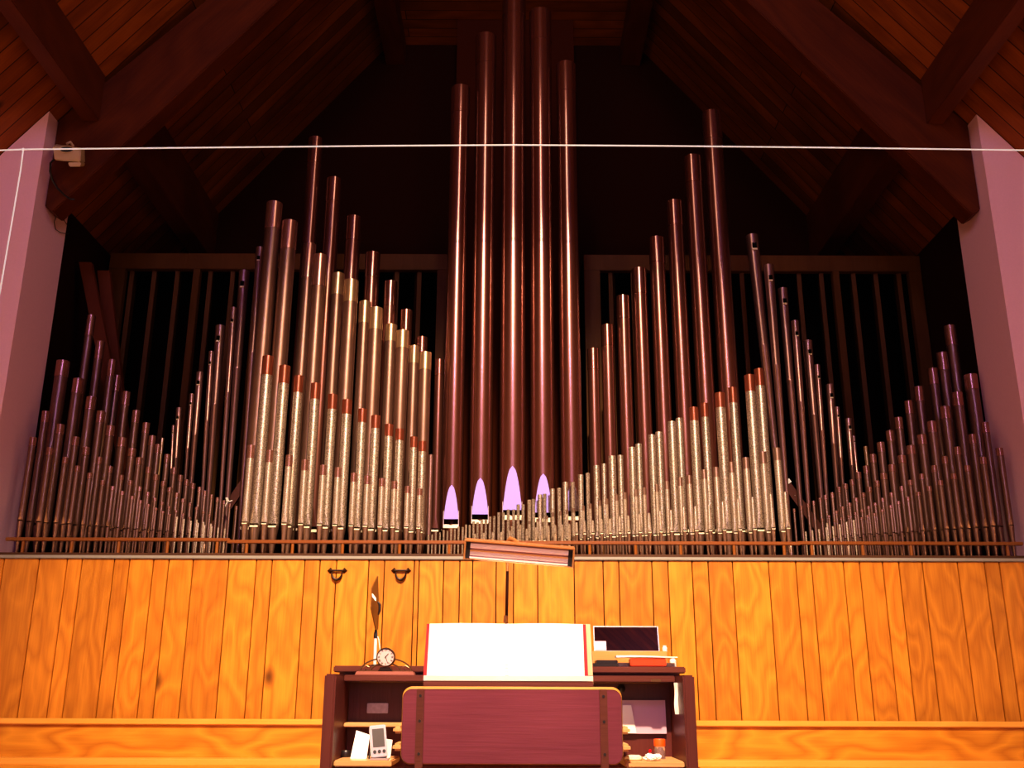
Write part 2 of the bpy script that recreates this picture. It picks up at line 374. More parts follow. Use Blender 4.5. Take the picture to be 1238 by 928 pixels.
# ------------------------------------------------------------------ swell boxes with upright shutters
def swell(name, x0, x1, slats, stiles, label):
    YS = 7.2; zt = P(300, 308, YS).z; zr = P(300, 327, YS).z
    t = empty(name, ((x0 + x1) / 2, YS, 0)); tag(t, label, 'swell box', 'shuttered swell boxes')
    def B(): return MB()
    ox = (x0 + x1) / 2
    fr = B().box(x0 - ox, x1 - ox, -.03, .03, zr, zt)
    for a, c in stiles: fr.box(a - ox, c - ox, -.03, .03, 1.6, zr)
    fr.build('front_frame', 'louvre', t, bevel=.004)
    bx = B().box(x0 - ox, x0 - ox + .03, .032, .76, 1.6, zt).box(x1 - ox - .03, x1 - ox, .032, .76, 1.6, zt)
    bx.box(x0 - ox, x1 - ox, .032, .76, zt - .04, zt - .005).box(x0 - ox + .03, x1 - ox - .03, .70, .76, 1.6, zt - .04)
    bx.build('box_case', 'box_dark', t)
    for x in slats:
        s = MB(); w, th = .16, .034; a = math.radians(103 if x < 0 else 77)
        u = Vector((math.cos(a), math.sin(a), 0)); v = Vector((-math.sin(a), math.cos(a), 0))
        c = Vector((x - ox, .012, 0)) + u * (w / 2)
        q = [c - u * w / 2 - v * th / 2, c + u * w / 2 - v * th / 2, c + u * w / 2 + v * th / 2, c - u * w / 2 + v * th / 2]
        s.prism([(p.x, p.y) for p in q], 1.62, zr + .03, 'Z')
        s.build('shutter', 'louvre', t, bevel=.003)
    return t


def sx(px): return P(px, 330, 7.2).x
swell('swell_box', -3.15, -.51, [sx(p) for p in (159, 186, 214, 254, 281, 480, 507, 310, 338, 366, 395, 425, 452)],
      [(-3.15, sx(153)), (sx(235), sx(243)), (sx(529), -.51)], 'brown swell box on the left with upright shutters behind the pipes')
swell('swell_box', .56, 3.19, [sx(p) for p in (738, 765, 793, 821, 848, 876, 897, 966, 993, 1032, 1059, 1087)],
      [(.56, sx(725)), (sx(1005), sx(1013)), (sx(1097), 3.19)], 'brown swell box on the right with upright shutters behind the pipes')
# leaning struts at the left chamber wall
for pts, Yk_, lab in ((((104, 318), (128, 440)), 6.70, 'dark red-brown plank leaning at the left chamber wall, nearer the white wall'),
                 (((126, 328), (142, 470)), 6.88, 'dark red-brown plank leaning beside the left swell box frame')):
    a = P(*pts[0], Yk_); c = P(*pts[1], Yk_); d = (c - a)
    k = (a.z - ZC - .001) / (a.z - c.z); c = a + d * k
    w = Vector((.045, 0, 0)); dp = Vector((0, .02, 0))
    o = MB().add([a - w - dp, a + w - dp, a + w + dp, a - w + dp, c - w - dp, c + w - dp, c + w + dp, c - w + dp],
                 [[0, 1, 2, 3], [4, 7, 6, 5], [0, 4, 5, 1], [1, 5, 6, 2], [2, 6, 7, 3], [3, 7, 4, 0]]).build('leaning_plank', 'strut')
    tag(o, lab, 'plank', 'planks leaning in the left corner')

# ------------------------------------------------------------------ organ pipes
RES = []   # every pipe as a record: built below, the smallest ones as one mass


def body_mesh(mb, r, rt, zm, zt, mh, lip, n):
    """cylinder with a cut mouth and a flattened lip on the front"""
    zs = [zm, zm + mh] + ([zm + mh + lip * k / 5 for k in range(1, 6)] if lip else []) + [zt]
    base = len(mb.V)
    for i, z in enumerate(zs):
        rr = r + (rt - r) * (z - zm) / (zt - zm)
        for k in range(n):
            a = 2 * PI * k / n; x = rr * math.sin(a); y = -rr * math.cos(a)
            if lip and z <= zm + mh + lip + 1e-6:
                t = max(0, (z - zm - mh) / lip); yl = -rr * (.72 + .28 * t)
                if y < yl and i > 0: y = yl
            mb.V.append(Vector((x, y, z)))
    for i in range(len(zs) - 1):
        for k in range(n):
            if i == 0:
                am = 2 * PI * (k + .5) / n; am = min(am, 2 * PI - am)
                if am < math.radians(44): continue
            mb.F.append([base + i * n + k, base + i * n + (k + 1) % n, base + (i + 1) * n + (k + 1) % n, base + (i + 1) * n + k])
    # crown: a rim and a recessed disc
    m = len(mb.V); z = zt
    for rr, zz in ((rt * .86, zt), (rt * .86, zt - rt)):
        for k in range(n):
            a = 2 * PI * k / n; mb.V.append(Vector((rr * math.sin(a), -rr * math.cos(a), zz)))
    top = base + (len(zs) - 1) * n
    for k in range(n):
        mb.F.append([top + k, top + (k + 1) % n, m + (k + 1) % n, m + k])
        mb.F.append([m + k, m + (k + 1) % n, m + n + (k + 1) % n, m + n + k])
    mb.F.append([m + n + k for k in range(n)])
    # languid: closes the foot inside the mouth
    q = len(mb.V)
    for k in range(n):
        a = 2 * PI * k / n; mb.V.append(Vector((r * .97 * math.sin(a), -r * .97 * math.cos(a) * (1 if abs(math.sin(a)) > .7 or math.cos(a) < 0 else .7), zm)))
    mb.F.append([q + k for k in range(n)])


def foot_prof(r, zm):
    rb = max(.0045, r * .30)
    return [(rb * .8, 0), (rb, .006), (r * .97, zm - r * .2), (r, zm)]


def add_pipe(row, idx, top, w, Y, ym, mats, slide=None, taper=1.0, label=None, group=None, lip=True, big=False, lowlip=True, xb=None):
    px, py = top
    t = P(px, py, Y); r = max(.0055, .5 * w * mpp(py, Y))
    x = t.x
    xfoot = P(px, ym, Y)  # same vertical: only the height is used
    zm = P(xm_of(x, Y, ym), ym, Y).z - ZC
    RES.append(dict(row=row, i=idx, x=x, Y=Y, r=r, zt=t.z - ZC, zm=max(.05, zm), mats=mats, slide=slide, taper=taper, label=label, group=group,
                    lip=lip, big=big, lowlip=lowlip, area=w * max(1, ym - py), w=w))


def xm_of(x, Y, ym): return 619 + x / Y * FPX


def interp(tab, x):
    if x <= tab[0][0]: return tab[0][1]
    for (a, ya), (b_, yb) in zip(tab, tab[1:]):
        if x <= b_: return ya + (yb - ya) * (x - a) / (b_ - a)
    return tab[-1][1]


ORD = ['first', 'second', 'third', 'fourth', 'fifth', 'sixth', 'seventh', 'eighth', 'ninth', 'tenth', 'eleventh', 'twelfth', 'thirteenth', 'fourteenth', 'fifteenth', 'sixteenth', 'seventeenth', 'eighteenth', 'nineteenth', 'twentieth']
def ordn(i):
    if i < 20: return ORD[i]
    t = {2: 'twenty', 3: 'thirty'}[(i + 1) // 10]
    u = (i + 1) % 10
    return (t + '-' + ORD[u - 1]) if u else {3: 'thirtieth'}[(i + 1) // 10]


def dens(pts):  # fill (x, y) lists given with or without a width
    return pts


# --- left wing, rows counted from the parapet: 1 front .. 4 back
LW1 = [(40.5, 529, 8), (61, 541.5, 8), (79.5, 553, 7), (94, 563.5, 6.5), (109, 572, 6), (124.5, 581, 5.5), (136.5, 588, 5.2), (148, 594, 4.8), (160, 600, 4.4), (170, 605, 4.2), (179.5, 609.5, 3.8),
       (188.5, 614, 3.6), (197, 618, 3.4), (205.3, 621.5, 3.2), (214, 624.5, 3), (222.5, 627.5, 2.8), (231, 629.5, 2.7), (239.5, 632, 2.6), (247.5, 634.5, 2.5), (256, 636, 2.4), (264, 637.5, 2.4), (272, 639, 2.3)]
LW2 = [(56, 497.5, 9), (73.5, 513.5, 9.5), (92, 528.5, 8), (104.5, 541, 8), (120.5, 553, 7), (133.5, 564, 6), (147, 574.5, 5.6), (158, 581, 5.4), (169, 588.5, 5), (179, 595, 4.7), (187.5, 602, 4.4), (196, 607, 4.2),
       (204.5, 612, 4), (213, 617, 3.8), (221.5, 621, 3.5), (229.5, 625, 3.3), (238, 628, 3.1), (246, 631, 2.9), (255, 633, 2.7)]
LW3 = [(76.5, 437, 15), (95, 458.5, 12.5), (110.5, 480.5, 11.5), (122.5, 497.5, 10), (134, 515, 9.5), (148, 529.5, 9.5), (160, 542.5, 9), (168.5, 553.5, 7.5), (180, 565, 7), (189, 574, 6.5), (198, 582, 6), (205.5, 589.5, 5.5),
       (214, 596, 5), (221.5, 603, 4.5), (230, 608, 4.2), (238, 613, 4), (246, 618, 3.7), (253.5, 622, 3.5)]
LW4 = [(110.5, 382, 10), (121.5, 413, 10), (136, 435.5, 9.5), (142, 454.5, 9), (153, 474, 9.5), (165, 496.5, 9), (177, 511.5, 8.5), (184.5, 527, 8), (191.5, 537.5, 7), (202.5, 549.5, 7), (210.8, 565.5, 6.5), (218.5, 574.5, 6),
       (226, 580, 5.6), (233.5, 584.5, 5.5), (241.5, 589, 4.8), (248, 593.5, 4.4), (256, 598, 4), (263, 601.5, 3.7), (271, 605, 3.4), (278, 609, 3.2), (286, 612, 3)]
RW1 = [(1208, 542, 8), (1188, 553, 8), (1169, 563, 7), (1152.5, 573, 7), (1136.5, 581, 6.5), (1123, 588, 5.8), (1110, 595, 5.4), (1097.5, 601, 5), (1086, 606, 4.6), (1076.5, 611, 4.4), (1066.5, 616, 4.2), (1057, 620.5, 3.8),
       (1048.5, 623, 3.6), (1041.5, 625.5, 3.4), (1032, 628.5, 3.2), (1023.5, 631, 3), (1015, 633.5, 2.8), (1007, 636, 2.7), (999, 637.5, 2.6), (990, 639.5, 2.5), (982, 641, 2.4), (974, 642.5, 2.4)]
RW2 = [(1190.5, 511, 8.5), (1175, 525.5, 8.5), (1157, 540.5, 7.5), (1142, 552, 7.2), (1129, 563, 7), (1114, 573, 6.2), (1100, 580.5, 5.8), (1090, 588, 5.2), (1077.5, 595.5, 4.8), (1067, 602, 4.5), (1058, 608, 4.3), (1050, 612, 4.1),
       (1042, 616, 3.9), (1034, 619.5, 3.7), (1026, 623, 3.5), (1017, 626, 3.3), (1009, 629, 3.1), (1000, 632, 2.9)]
RW3 = [(1173, 453.5, 15), (1157, 475, 12.5), (1142, 492, 11.5), (1126, 510, 11), (1114, 526, 10.5), (1101, 539, 10), (1090, 551, 9.5), (1078, 562, 8.5), (1068, 572.5, 8), (1060, 581.5, 6), (1051, 589, 5.6), (1043.5, 596, 5.2),
       (1035, 602, 5), (1027, 608, 4.6), (1018.5, 612.5, 4.3), (1011, 617.5, 4), (1002, 623, 3.7), (994, 627, 3.4)]
RW4 = [(1148, 394.5, 13), (1138.5, 427, 12.5), (1127, 446, 11.5), (1110, 468, 10.5), (1098, 485, 9.5), (1086, 505, 9.5), (1075.5, 521, 9), (1064.5, 535, 9), (1055, 549.5, 8), (1047, 563.5, 7.5), (1037.5, 571, 6.5), (1030, 580, 6),
       (1022, 585, 5.5), (1014, 589, 5.2), (1006, 595.5, 4.8), (998, 598.5, 4.4), (991.5, 602, 4.2), (983.5, 605.5, 3.9), (977, 609, 3.6), (968.5, 611.5, 3.3), (960, 615, 3)]
YML = [(26, 630), (85, 634), (140, 638), (185, 641), (220, 644), (290, 648)]
YMR = [(960, 651), (1010, 648), (1045, 646), (1085, 644), (1120, 642), (1150, 639.5), (1180, 638), (1198, 637), (1225, 635.5)]
for tab, rows, side in ((YML, (LW1, LW2, LW3, LW4), 'left'), (YMR, (RW1, RW2, RW3, RW4), 'right')):
    for k, (row, Yr) in enumerate(zip(rows, (5.80, 5.915, 6.04, 6.20))):
        rn = ('front row', 'second row', 'third row', 'back row')[k]
        for i, (x, y, w) in enumerate(row):
            xb = 619 + (x - 619) * (640 + 3450) / (y + 3450)
            ym = interp(tab, xb) + (0, 1, 4, 7)[k]
            big = i < 9
            lb = '%s brownish grey pipe, %s from the %s wall in the %s wing\'s %s' % ('stout' if w > 11 else ('slim' if w > 6 else 'thin'), ordn(i), side, side, rn)
            add_pipe(side[0] + 'w%d' % k, i, (x, y), w, Yr + (.06 if (side, k, i) == ('left', 3, 3) else 0), ym, ('dull', 'rose'), slide=.10, label=lb,
                     group='%s wing pipes, %s' % (side, rn), lowlip=False, lip=w > 5)
# single odd pipes between the wing and the tall reeds
add_pipe('lwx', 0, (196.5, 529.5), 4, 6.35, 648, ('tan', 'tan'), None, label='thin tan pipe standing alone behind the left wing, just before the reeds', lowlip=False, lip=False)
add_pipe('rwx', 0, (1046.5, 539.5), 5, 6.35, 648, ('tan', 'tan'), None, label='thin tan pipe standing alone behind the right wing, just past the reeds', lowlip=False, lip=False)

# --- left centre
F1 = [(304, 538.5, 8.5), (326.5, 544.5, 8.5), (350, 550.5, 8.5), (369, 556, 8), (391, 562.5, 7.8), (409, 565.5, 7.8), (428, 572, 7.4), (444.5, 575.5, 7.4), (462, 578.5, 7.2), (477, 582, 7), (493, 588, 6.8), (507.5, 591, 6.6)]
for i, (x, y, w) in enumerate(F1):
    add_pipe('f1', i, (x, y), w, 5.74, interp([(296, 632), (404, 634.5), (506, 638)], x), ('spot_fine', 'rose'), slide=.17,
             label='short speckled pipe, %s from the left in the left centre\'s front row' % ordn(i), group='left centre pipes, front row')
F2 = [(324.5, 431.5, 13.5), (344.5, 443, 13), (361.5, 455, 11.5), (382, 464, 11.5), (402.5, 477.5, 11.5), (420, 484, 12), (438.5, 495, 10.5), (454.5, 503, 11), (470.5, 513.5, 10.5), (483.5, 519, 10.5), (500.5, 528.5, 9), (511, 534, 9.5)]
for i, (x, y, w) in enumerate(F2):
    add_pipe('f2', i, (x, y), w, 5.89, interp([(306, 635), (394, 637), (511, 643)], x), ('spot', 'copper'), slide=.115,
             label='speckled copper-topped pipe, %s from left in the left centre\'s second row' % ordn(i), group='left centre pipes, second row')
F3 = [(332, 246.5, 18.5, 279, 0), (350.5, 269, 18.5, 304, 0), (374.5, 296, 15, 338, 1), (387.5, 309.5, 16.5, 348, 0), (409, 331.5, 14.5, 358, 1), (425, 340, 17, 367, 0), (441.5, 365.5, 14, 392, 1), (455, 373.5, 16.5, 400, 0),
      (473, 393.5, 14, 414, 1), (487, 401, 15.5, 422, 0), (501, 419, 12.5, 440, 1), (514.5, 427, 14.5, 448, 0)]
for i, (x, y, w, sb, bk) in enumerate(F3):
    add_pipe('f3', i, (x, y), w, 6.06 + .11 * bk, interp([(306, 637), (511, 643)], x), ('plain_brown', 'tan' if i > 3 else 'rose'), slide=('px', sb),
             label='tall smooth grey pipe, %s from left in the left centre\'s third row' % ordn(i), group='left centre pipes, third row')
F4 = [(382, 168.5, 16.5, 200), (404, 217.5, 18, 246), (428, 263.5, 18, 293), (451, 307, 17.5, 337), (472.5, 341.5, 15.5, 372), (491.5, 376, 14.5, 401), (510.5, 408.5, 13.5, 427), (531.5, 435.5, 11.5, 455)]
for i, (x, y, w, sb) in enumerate(F4):
    add_pipe('f4', i, (x, y), w, 6.36, 641, ('zinc_dark', 'zinc'), slide=('px', sb),
             label='dark reddish metal pipe, %s from the left in the left centre\'s back row' % ordn(i), group='left centre pipes, back row')
add_pipe('f5', 0, (521, 550), 6, 6.2, 648, ('reed', 'reed'), slide=.13, label='short thin pipe with dark ring, just left of the five great centre pipes', lip=False, lowlip=False)

# --- the five great pipes
CE = [(557, 108, 22.5, 140, 630.5, 'shortest of the five great centre pipes, at their left end', 590),
      (588, 46, 24.5, 81, 625, 'second from left of the five great polished centre pipes', 582),
      (621.5, -28, 27.5, 22, 620, 'tallest of the five great polished pipes, in their middle', 568),
      (653, 17, 26, 53, 623, 'fourth from left of the five great polished centre pipes', 577),
      (684, 80, 23.5, 114, 621, 'rightmost of the five great polished centre pipes', 589)]
for i, (x, y, w, sb, ym, lb, ap) in enumerate(CE):
    add_pipe('ce', i, (x, y), w, 6.22, ym + 5, ('zinc', 'zinc'), slide=('px', sb), label=lb, group='great centre pipes', big=(ym, ap))

# --- right centre
D = [(717, 422.5, 14, 447), (734, 394, 15, 419), (753, 359, 16, 386), (772.5, 326, 17.5, 356), (793.5, 289, 18.5, 319), (815, 245, 19, 274), (837, 191, 20.5, 222), (860, 138, 22, 170)]
for i, (x, y, w, sb) in enumerate(D):
    add_pipe('d', i, (x, y), w, 6.36, 641, ('zinc_dark', 'zinc'), slide=('px', sb),
             label='dark reddish metal pipe, %s from the left in the right centre\'s back row' % ordn(i), group='right centre pipes, back row')
G2 = [(518, 646.5, 2.2), (522.5, 646, 2.2), (527, 642, 2.2), (532, 643.5, 2.2), (536.5, 640.5, 2.3), (541, 641.5, 2.3), (545.5, 639, 2.4), (550, 639, 2.4), (554.5, 636.5, 2.5), (559.5, 637, 2.6), (563.5, 634, 2.7), (568, 634.5, 2.7),
      (572.5, 630.5, 2.9), (577.5, 631.5, 3), (582.5, 628.5, 3), (587.5, 628, 3), (592.5, 624.5, 3.3), (597.5, 624, 3.2), (603, 619.5, 3.8), (608.5, 619.5, 3.5), (614.5, 616, 3.8), (621, 616, 3.6), (626.5, 610, 4), (632.5, 610, 4), (640, 604.5, 5), (645, 603.5, 4.2),
      (653, 598, 5.2), (658.5, 597, 4.2), (668, 591, 5.4), (676, 590, 5), (683.5, 583, 6.4), (692.5, 583, 5), (702, 574, 6.2), (710.5, 572, 5), (721, 563, 7), (730, 561, 6), (740, 551.5, 9), (750, 550.5, 7), (764, 541, 8.5), (772, 537, 8),
      (788, 526, 8.8), (796.5, 522.5, 8.5), (812, 510, 10), (821, 506, 8.5), (838.5, 493, 11), (851.5, 488, 9.5), (870, 475.5, 11.8), (885.5, 469, 10), (906, 454, 12.5), (917.5, 446.5, 11.5)]
for i, (x, y, w) in enumerate(G2):
    ym = interp([(518, 655), (600, 654), (690, 652), (740, 648.5), (800, 646), (880, 642), (919, 640)], x)
    if x < 600:
        lb = 'tiny speckled pipe at the low left end of the centre ranks'
    else:
        lb = 'speckled pipe, %s from the right in the right centre\'s rising third row' % ordn(len(G2) - 1 - i)
    add_pipe('g2', i, (x, y), w, 6.04 if i % 2 else 5.96, ym, ('spot', 'copper' if x > 830 else 'spot'), slide=.11, label=lb, group='right centre pipes, third row', lip=w > 5)
G1 = [(597, 645, 2.6), (608, 641, 2.8), (619, 636, 2.8), (629, 634, 3), (640, 630, 3), (650, 627, 3.2), (661, 623.5, 3.2), (668.5, 620, 3.4), (677.5, 618.5, 3.4), (685.5, 616.5, 3.6), (693.5, 614.5, 3.4), (705, 611.5, 3.8), (713.5, 609, 3.8), (725, 605, 4.4), (733.5, 603, 4),
      (745.5, 598, 4.4), (755.5, 595.5, 4.2), (769, 592, 5), (779, 589.5, 4.6), (794, 585.5, 5), (806, 582, 5.6), (822, 577.5, 6), (833, 575, 6.6), (851, 568, 6.4), (865.5, 565, 7.2), (884, 559, 7.6), (901.5, 553.5, 8.2), (922, 546.5, 8.4), (939, 542, 9)]
for i, (x, y, w) in enumerate(G1):
    ym = interp([(600, 653), (705, 649), (765, 647), (823, 645), (906, 643.5), (950, 641.5)], x)
    add_pipe('g1', i, (x, y), w, 5.85, ym, ('spot_fine', 'plain'), slide=.15, label='speckled pipe, %s from the right in the right centre\'s second row' % ordn(len(G1) - 1 - i),
             group='right centre pipes, second row', lip=w > 5)
G0 = [(563, 646, 3), (574, 645, 3), (585, 644, 3), (596, 643, 3), (606, 643, 3), (616, 641.5, 3.2), (627, 640.5, 3.2), (637, 639, 3.2), (648, 637.5, 3.4), (655, 636.5, 3.4), (663, 635.5, 3.4), (671, 634.5, 3.6), (679.5, 634, 3.6), (688, 633, 3.6), (697, 631.5, 3.6), (706.5, 629, 3.6), (716.5, 629, 3.8),
      (727, 627.5, 3.8), (737.5, 627, 3.8), (749, 624, 4), (759.5, 623, 4), (773, 621.5, 4), (784.5, 620, 4.2), (798, 617.5, 4.2), (811, 616.5, 4.4), (826.5, 613, 4.4), (840.5, 612, 4.6), (857, 610, 4.6), (873.5, 606.5, 4.6), (892, 603, 4.8), (909.5, 601, 4.8), (931.5, 597, 5), (949, 594.5, 5)]
for i, (x, y, w) in enumerate(G0):
    ym = interp([(560, 652), (697, 645), (784, 643), (840, 641), (913, 639.5), (953, 638)], x)
    add_pipe('g0', i, (x, y), w * 1.25, 5.73, ym, ('spot_fine', 'rose'), slide=None, taper=.62,
             label='small tapered pipe, %s from the right in the right centre\'s front row' % ordn(len(G0) - 1 - i), group='right centre pipes, front row', lip=w > 4)

# keep the 284 largest as single pipes (the reeds below are single too); the rest is one mass
RES.sort(key=lambda d: -d['area'])
KEEP = RES[:281]; REST = RES[281:]


def pipe_parts(d):
    n = 24 if d['r'] > .03 else (16 if d['r'] > .013 else 10)
    if d['big']: n = 48
    zm, zt, r = d['zm'], d['zt'], d['r']; rt = r * d['taper']
    mh = max(.006, r * .35) ; lip = r * 2.4 if d['lip'] else 0
    if d['big']: mh = .035; lip = (P(619, d['big'][1], d['Y']).z - P(619, d['big'][0], d['Y']).z) * 1.0
    return n, zm, zt, r, rt, mh, lip


for d in KEEP:
    n, zm, zt, r, rt, mh, lip = pipe_parts(d)
    t = empty('organ_pipe', (d['x'], d['Y'], ZC)); tag(t, d['label'], 'organ pipe', d['group'])
    b = MB(); body_mesh(b, r, rt, zm, zt, mh, lip, n); b.build('pipe_body', d['mats'][0], t, smooth=True, sharp=30)
    MB().lathe(foot_prof(r, zm - .0005), n).build('foot', 'plain' if d['mats'][0].startswith('spot') else d['mats'][0], t, smooth=True)
    if d['slide'] is not None:
        if isinstance(d['slide'], tuple):
            sl = zt - (P(619, d['slide'][1], d['Y']).z - ZC)
        else: sl = (zt - zm) * d['slide']
        rs = rt + max(.0008, rt * .035)
        MB().lathe([(rt * 1.001, zt - sl), (rs, zt - sl + .0005), (rs, zt + .001), (rt * .86, zt + .001), (rt * .86, zt - rt)], n).build('tuning_slide', d['mats'][1], t, smooth=True)
    if d['lowlip'] and r > .0085:
        w = r * .69; h = max(.006, r * .35)
        MB().box(-w, w, -r * .985, -r * .74, zm - h, zm - .001).build('lower_lip', 'lip', t, bevel=.0006)
    if d['big']:
        V = []; F = []
        for k in range(13):
            tt = k / 12; yl = r * (.72 + .28 * tt); hw = math.sqrt(max(0, r * r - yl * yl)); z = zm + mh + lip * tt
            V += [(-hw, -yl - .0012, z), (hw, -yl - .0012, z)]
            if k: F.append([2 * k - 2, 2 * k - 1, 2 * k + 1, 2 * k])
        mesh('upper_lip', V, F, 'mirror_lip', t)
        for s in (-1, 1):
            MB().box(s * r * .70 - .002, s * r * .70 + .002, -r * .95, -r * .66, zm - .02, zm + mh + .05).build('ear', 'silver', t)

b = MB()
for d in REST:
    n, zm, zt, r, rt, mh, lip = pipe_parts(d)
    k0 = len(b.V)
    b.lathe([(max(.003, r * .4), 0), (r, zm), (r * .8, zm + .001), (r * .8, zm + .008), (r, zm + .009), (rt, zt), (rt * .8, zt), (rt * .8, zt - rt)], 8)
    for v in b.V[k0:]: v += Vector((d['x'], d['Y'], ZC))
o = b.build('tiny_organ_pipes', 'spot_fine', smooth=True); o['kind'] = 'stuff'
tag(o, 'mass of the tiniest metal pipes along the wooden rail', 'organ pipes')

# --- reed pipes: slender cones with a tuning slot near the top
def reed(top, w, bot, wb, slot, label, group, Y=6.45):
    t = P(top[0], top[1], Y); c = P(bot[0], bot[1], Y)
    zb = ZC + .16
    k = (t.z - zb) / (t.z - c.z); c = t + (c - t) * k
    base = Vector((c.x, Y, ZC)); rt = .5 * w * mpp(top[1], Y); rb = .5 * wb * mpp(bot[1], Y)
    e = empty('reed_pipe', base); tag(e, label, 'organ pipe', group)
    ax = Vector((t.x - c.x, 0, t.z - zb)); Lh = ax.length; rot = Vector((0, 0, 1)).rotation_difference(ax.normalized()).to_matrix().to_4x4()
    mt = Matrix.Translation((0, 0, .16)) @ rot
    ring = rb + (rt - rb) * .62
    MB().lathe([(rb, 0), (ring, Lh * .62), (ring * 1.06, Lh * .622), (ring * 1.06, Lh * .626), (ring, Lh * .628), (rt, Lh), (rt * .85, Lh), (rt * .85, Lh - rt * 2)], 20, mt).build('resonator', 'reed', e, smooth=True)
    sz = Lh - (t.z - P(top[0], slot, Y).z)
    s = MB().box(-rt * .36, rt * .36, -rt * 1.03, -rt * .80, sz - rt * .55, sz + rt * .45); s.V = [mt @ v for v in s.V]
    s.build('tuning_slot', 'black', e)
    s = MB().box(-rt * .40, rt * .40, -rt * 1.06, -rt * .80, sz - rt * .85, sz - rt * .56); s.V = [mt @ v for v in s.V]
    s.build('slot_tongue', 'lip', e)
    MB().lathe([(.008, 0), (max(rb * 1.3, .014), .05), (max(rb * 1.5, .016), .15), (rb, .165)], 14).build('boot', 'dull', e, smooth=True)


LR = [((209.5, 514), 4, (206.5, 575), 2.2, 523), ((216.5, 493), 7, (212, 565), 4, 505), ((232, 476), 5.5, (224, 580), 2.8, 488), ((242, 450), 9, (231, 585), 4, 463), ((255.5, 425), 6.5, (245, 593), 3.2, 439),
      ((266.5, 394), 11.5, (251, 610), 4.5, 410), ((282.5, 372), 7.5, (266, 615), 3.6, 388), ((295.5, 328), 12.5, (275, 604), 5, 344.5), ((314.5, 299.5), 9.5, (294, 580), 4.2, 313)]
RR = [((909, 285), 14.5, (937, 543), 5.5, 299), ((929, 321), 12, (950, 585), 4.5, 337), ((946, 349), 11.5, (968, 612), 4.5, 365), ((961, 388), 9, (977.5, 608), 4.2, 404), ((976.5, 412), 10.5, (993, 602), 4.4, 426),
      ((988, 441), 6.5, (999.5, 598), 3.6, 456), ((1003, 465), 9.5, (1012, 588), 4.4, 478.5), ((1012, 492), 5.5, (1019, 585), 3.2, 503), ((1025.5, 506), 8, (1031.5, 578), 4.4, 517), ((1032, 527), 4, (1036, 570), 2.6, 534)]
for i, (a, w, c, wb, sl) in enumerate(LR):
    reed(a, w, c, wb, sl, 'slender slotted reed pipe, %s from the left in the rising left row' % ordn(i), 'left reed pipes', 6.45 if i % 2 else 6.40)
for i, (a, w, c, wb, sl) in enumerate(RR):
    reed(a, w, c, wb, sl, 'slender slotted reed pipe, %s from the left in the falling right row' % ordn(i), 'right reed pipes', 6.40 if i % 2 else 6.45)

# --- diagonal braces beside the wings
def brace(a, c, Y, lab, plate):
    a = P(*a, Y); c = P(*c, Y); d = (c - a).normalized(); u = Vector((-d.z, 0, d.x)) * .028; y = Vector((0, .012, 0))
    e = empty('diagonal_brace', (a.x, a.y, a.z)); tag(e, lab, 'brace', 'diagonal braces')
    c = c - a; a = Vector((0, 0, 0))
    MB().add([a - u - y, a + u - y, a + u + y, a - u + y, c - u - y, c + u - y, c + u + y, c - u + y],
             [[0, 1, 2, 3], [4, 7, 6, 5], [0, 4, 5, 1], [1, 5, 6, 2], [2, 6, 7, 3], [3, 7, 4, 0]]).build('brace_bar', 'brace', e)
    if plate:
        q = a + (c - a) * .16; v = d * .014
        MB().add([q - u * 1.25 - v - y * 1.3, q + u * 1.25 - v - y * 1.3, q + u * 1.25 + v - y * 1.3, q - u * 1.25 + v - y * 1.3], [[0, 1, 2, 3]]).build('white_label', 'paper', e)
        for k in (.36, .47, .8):
            q = a + (c - a) * k
            MB().lathe([(.004, -.003), (.003, .0)], 8, Matrix.Translation(q - y * 1.1) @ Matrix.Rotation(PI / 2, 4, 'X')).build('screw', 'silver', e)
    return e


brace((299, 578), (252, 648), 6.52, 'dark red wooden brace slanting up to the left centre pipes', False)
brace((941, 572), (996, 648), 6.52, 'dark red wooden brace with white label, slanting down from the right centre pipes', True)
b = MB()
q = P(275, 607, 6.30)
for k, pts in enumerate((((-.012, .03), (-.002, .0), (-.016, -.03)), ((.03, .012), (.012, .004), (.0, .016)), ((-.004, .03), (.004, .012), (-.004, .0)))):
    b.tube([q + Vector((x, 0, z)) for x, z in pts], .0045, 6)
tag(b.build('twist_tie', 'cloth', smooth=True), 'white twist of tape on a reed pipe beside the left brace', 'tape')

# --- wooden rails in front of the pipe feet
for xa, xb_, ya, yb, Y, pegs, lab in ((8, 278, 648, 656, 5.675, (27, 86, 143, 202, 262), 'left stretch of thin brown rail in front of the pipe feet'),
                                     (275, 967, 655, 656.5, 5.655, (298, 353.5, 414, 483, 543, 618, 713, 768.5, 823, 887.5, 948), 'long middle stretch of thin brown rail in front of the pipe feet'),
                                     (964, 1236, 657.5, 656, 5.675, (981.5, 1043, 1101.5, 1158, 1218), 'right stretch of thin brown rail in front of the pipe feet')):
    a = P(xa, ya, Y); c = P(xb_, yb, Y); z = (a.z + c.z) / 2
    e = empty('pipe_rail', ((a.x + c.x) / 2, Y, ZC)); tag(e, lab, 'rail', 'rails before the pipe feet')
    ox = e.location.x; zz = z - ZC
    MB().box(a.x - ox, c.x - ox, -.011, .011, zz - .010, zz + .010).build('rail_bar', 'rail', e, bevel=.003)
    for p in pegs:
        x = P(p, 664, Y).x - ox
        MB().lathe([(.009, .0), (.009, zz - .011)], 10, Matrix.Translation((x, 0, 0))).build('peg', 'peg', e, smooth=True)

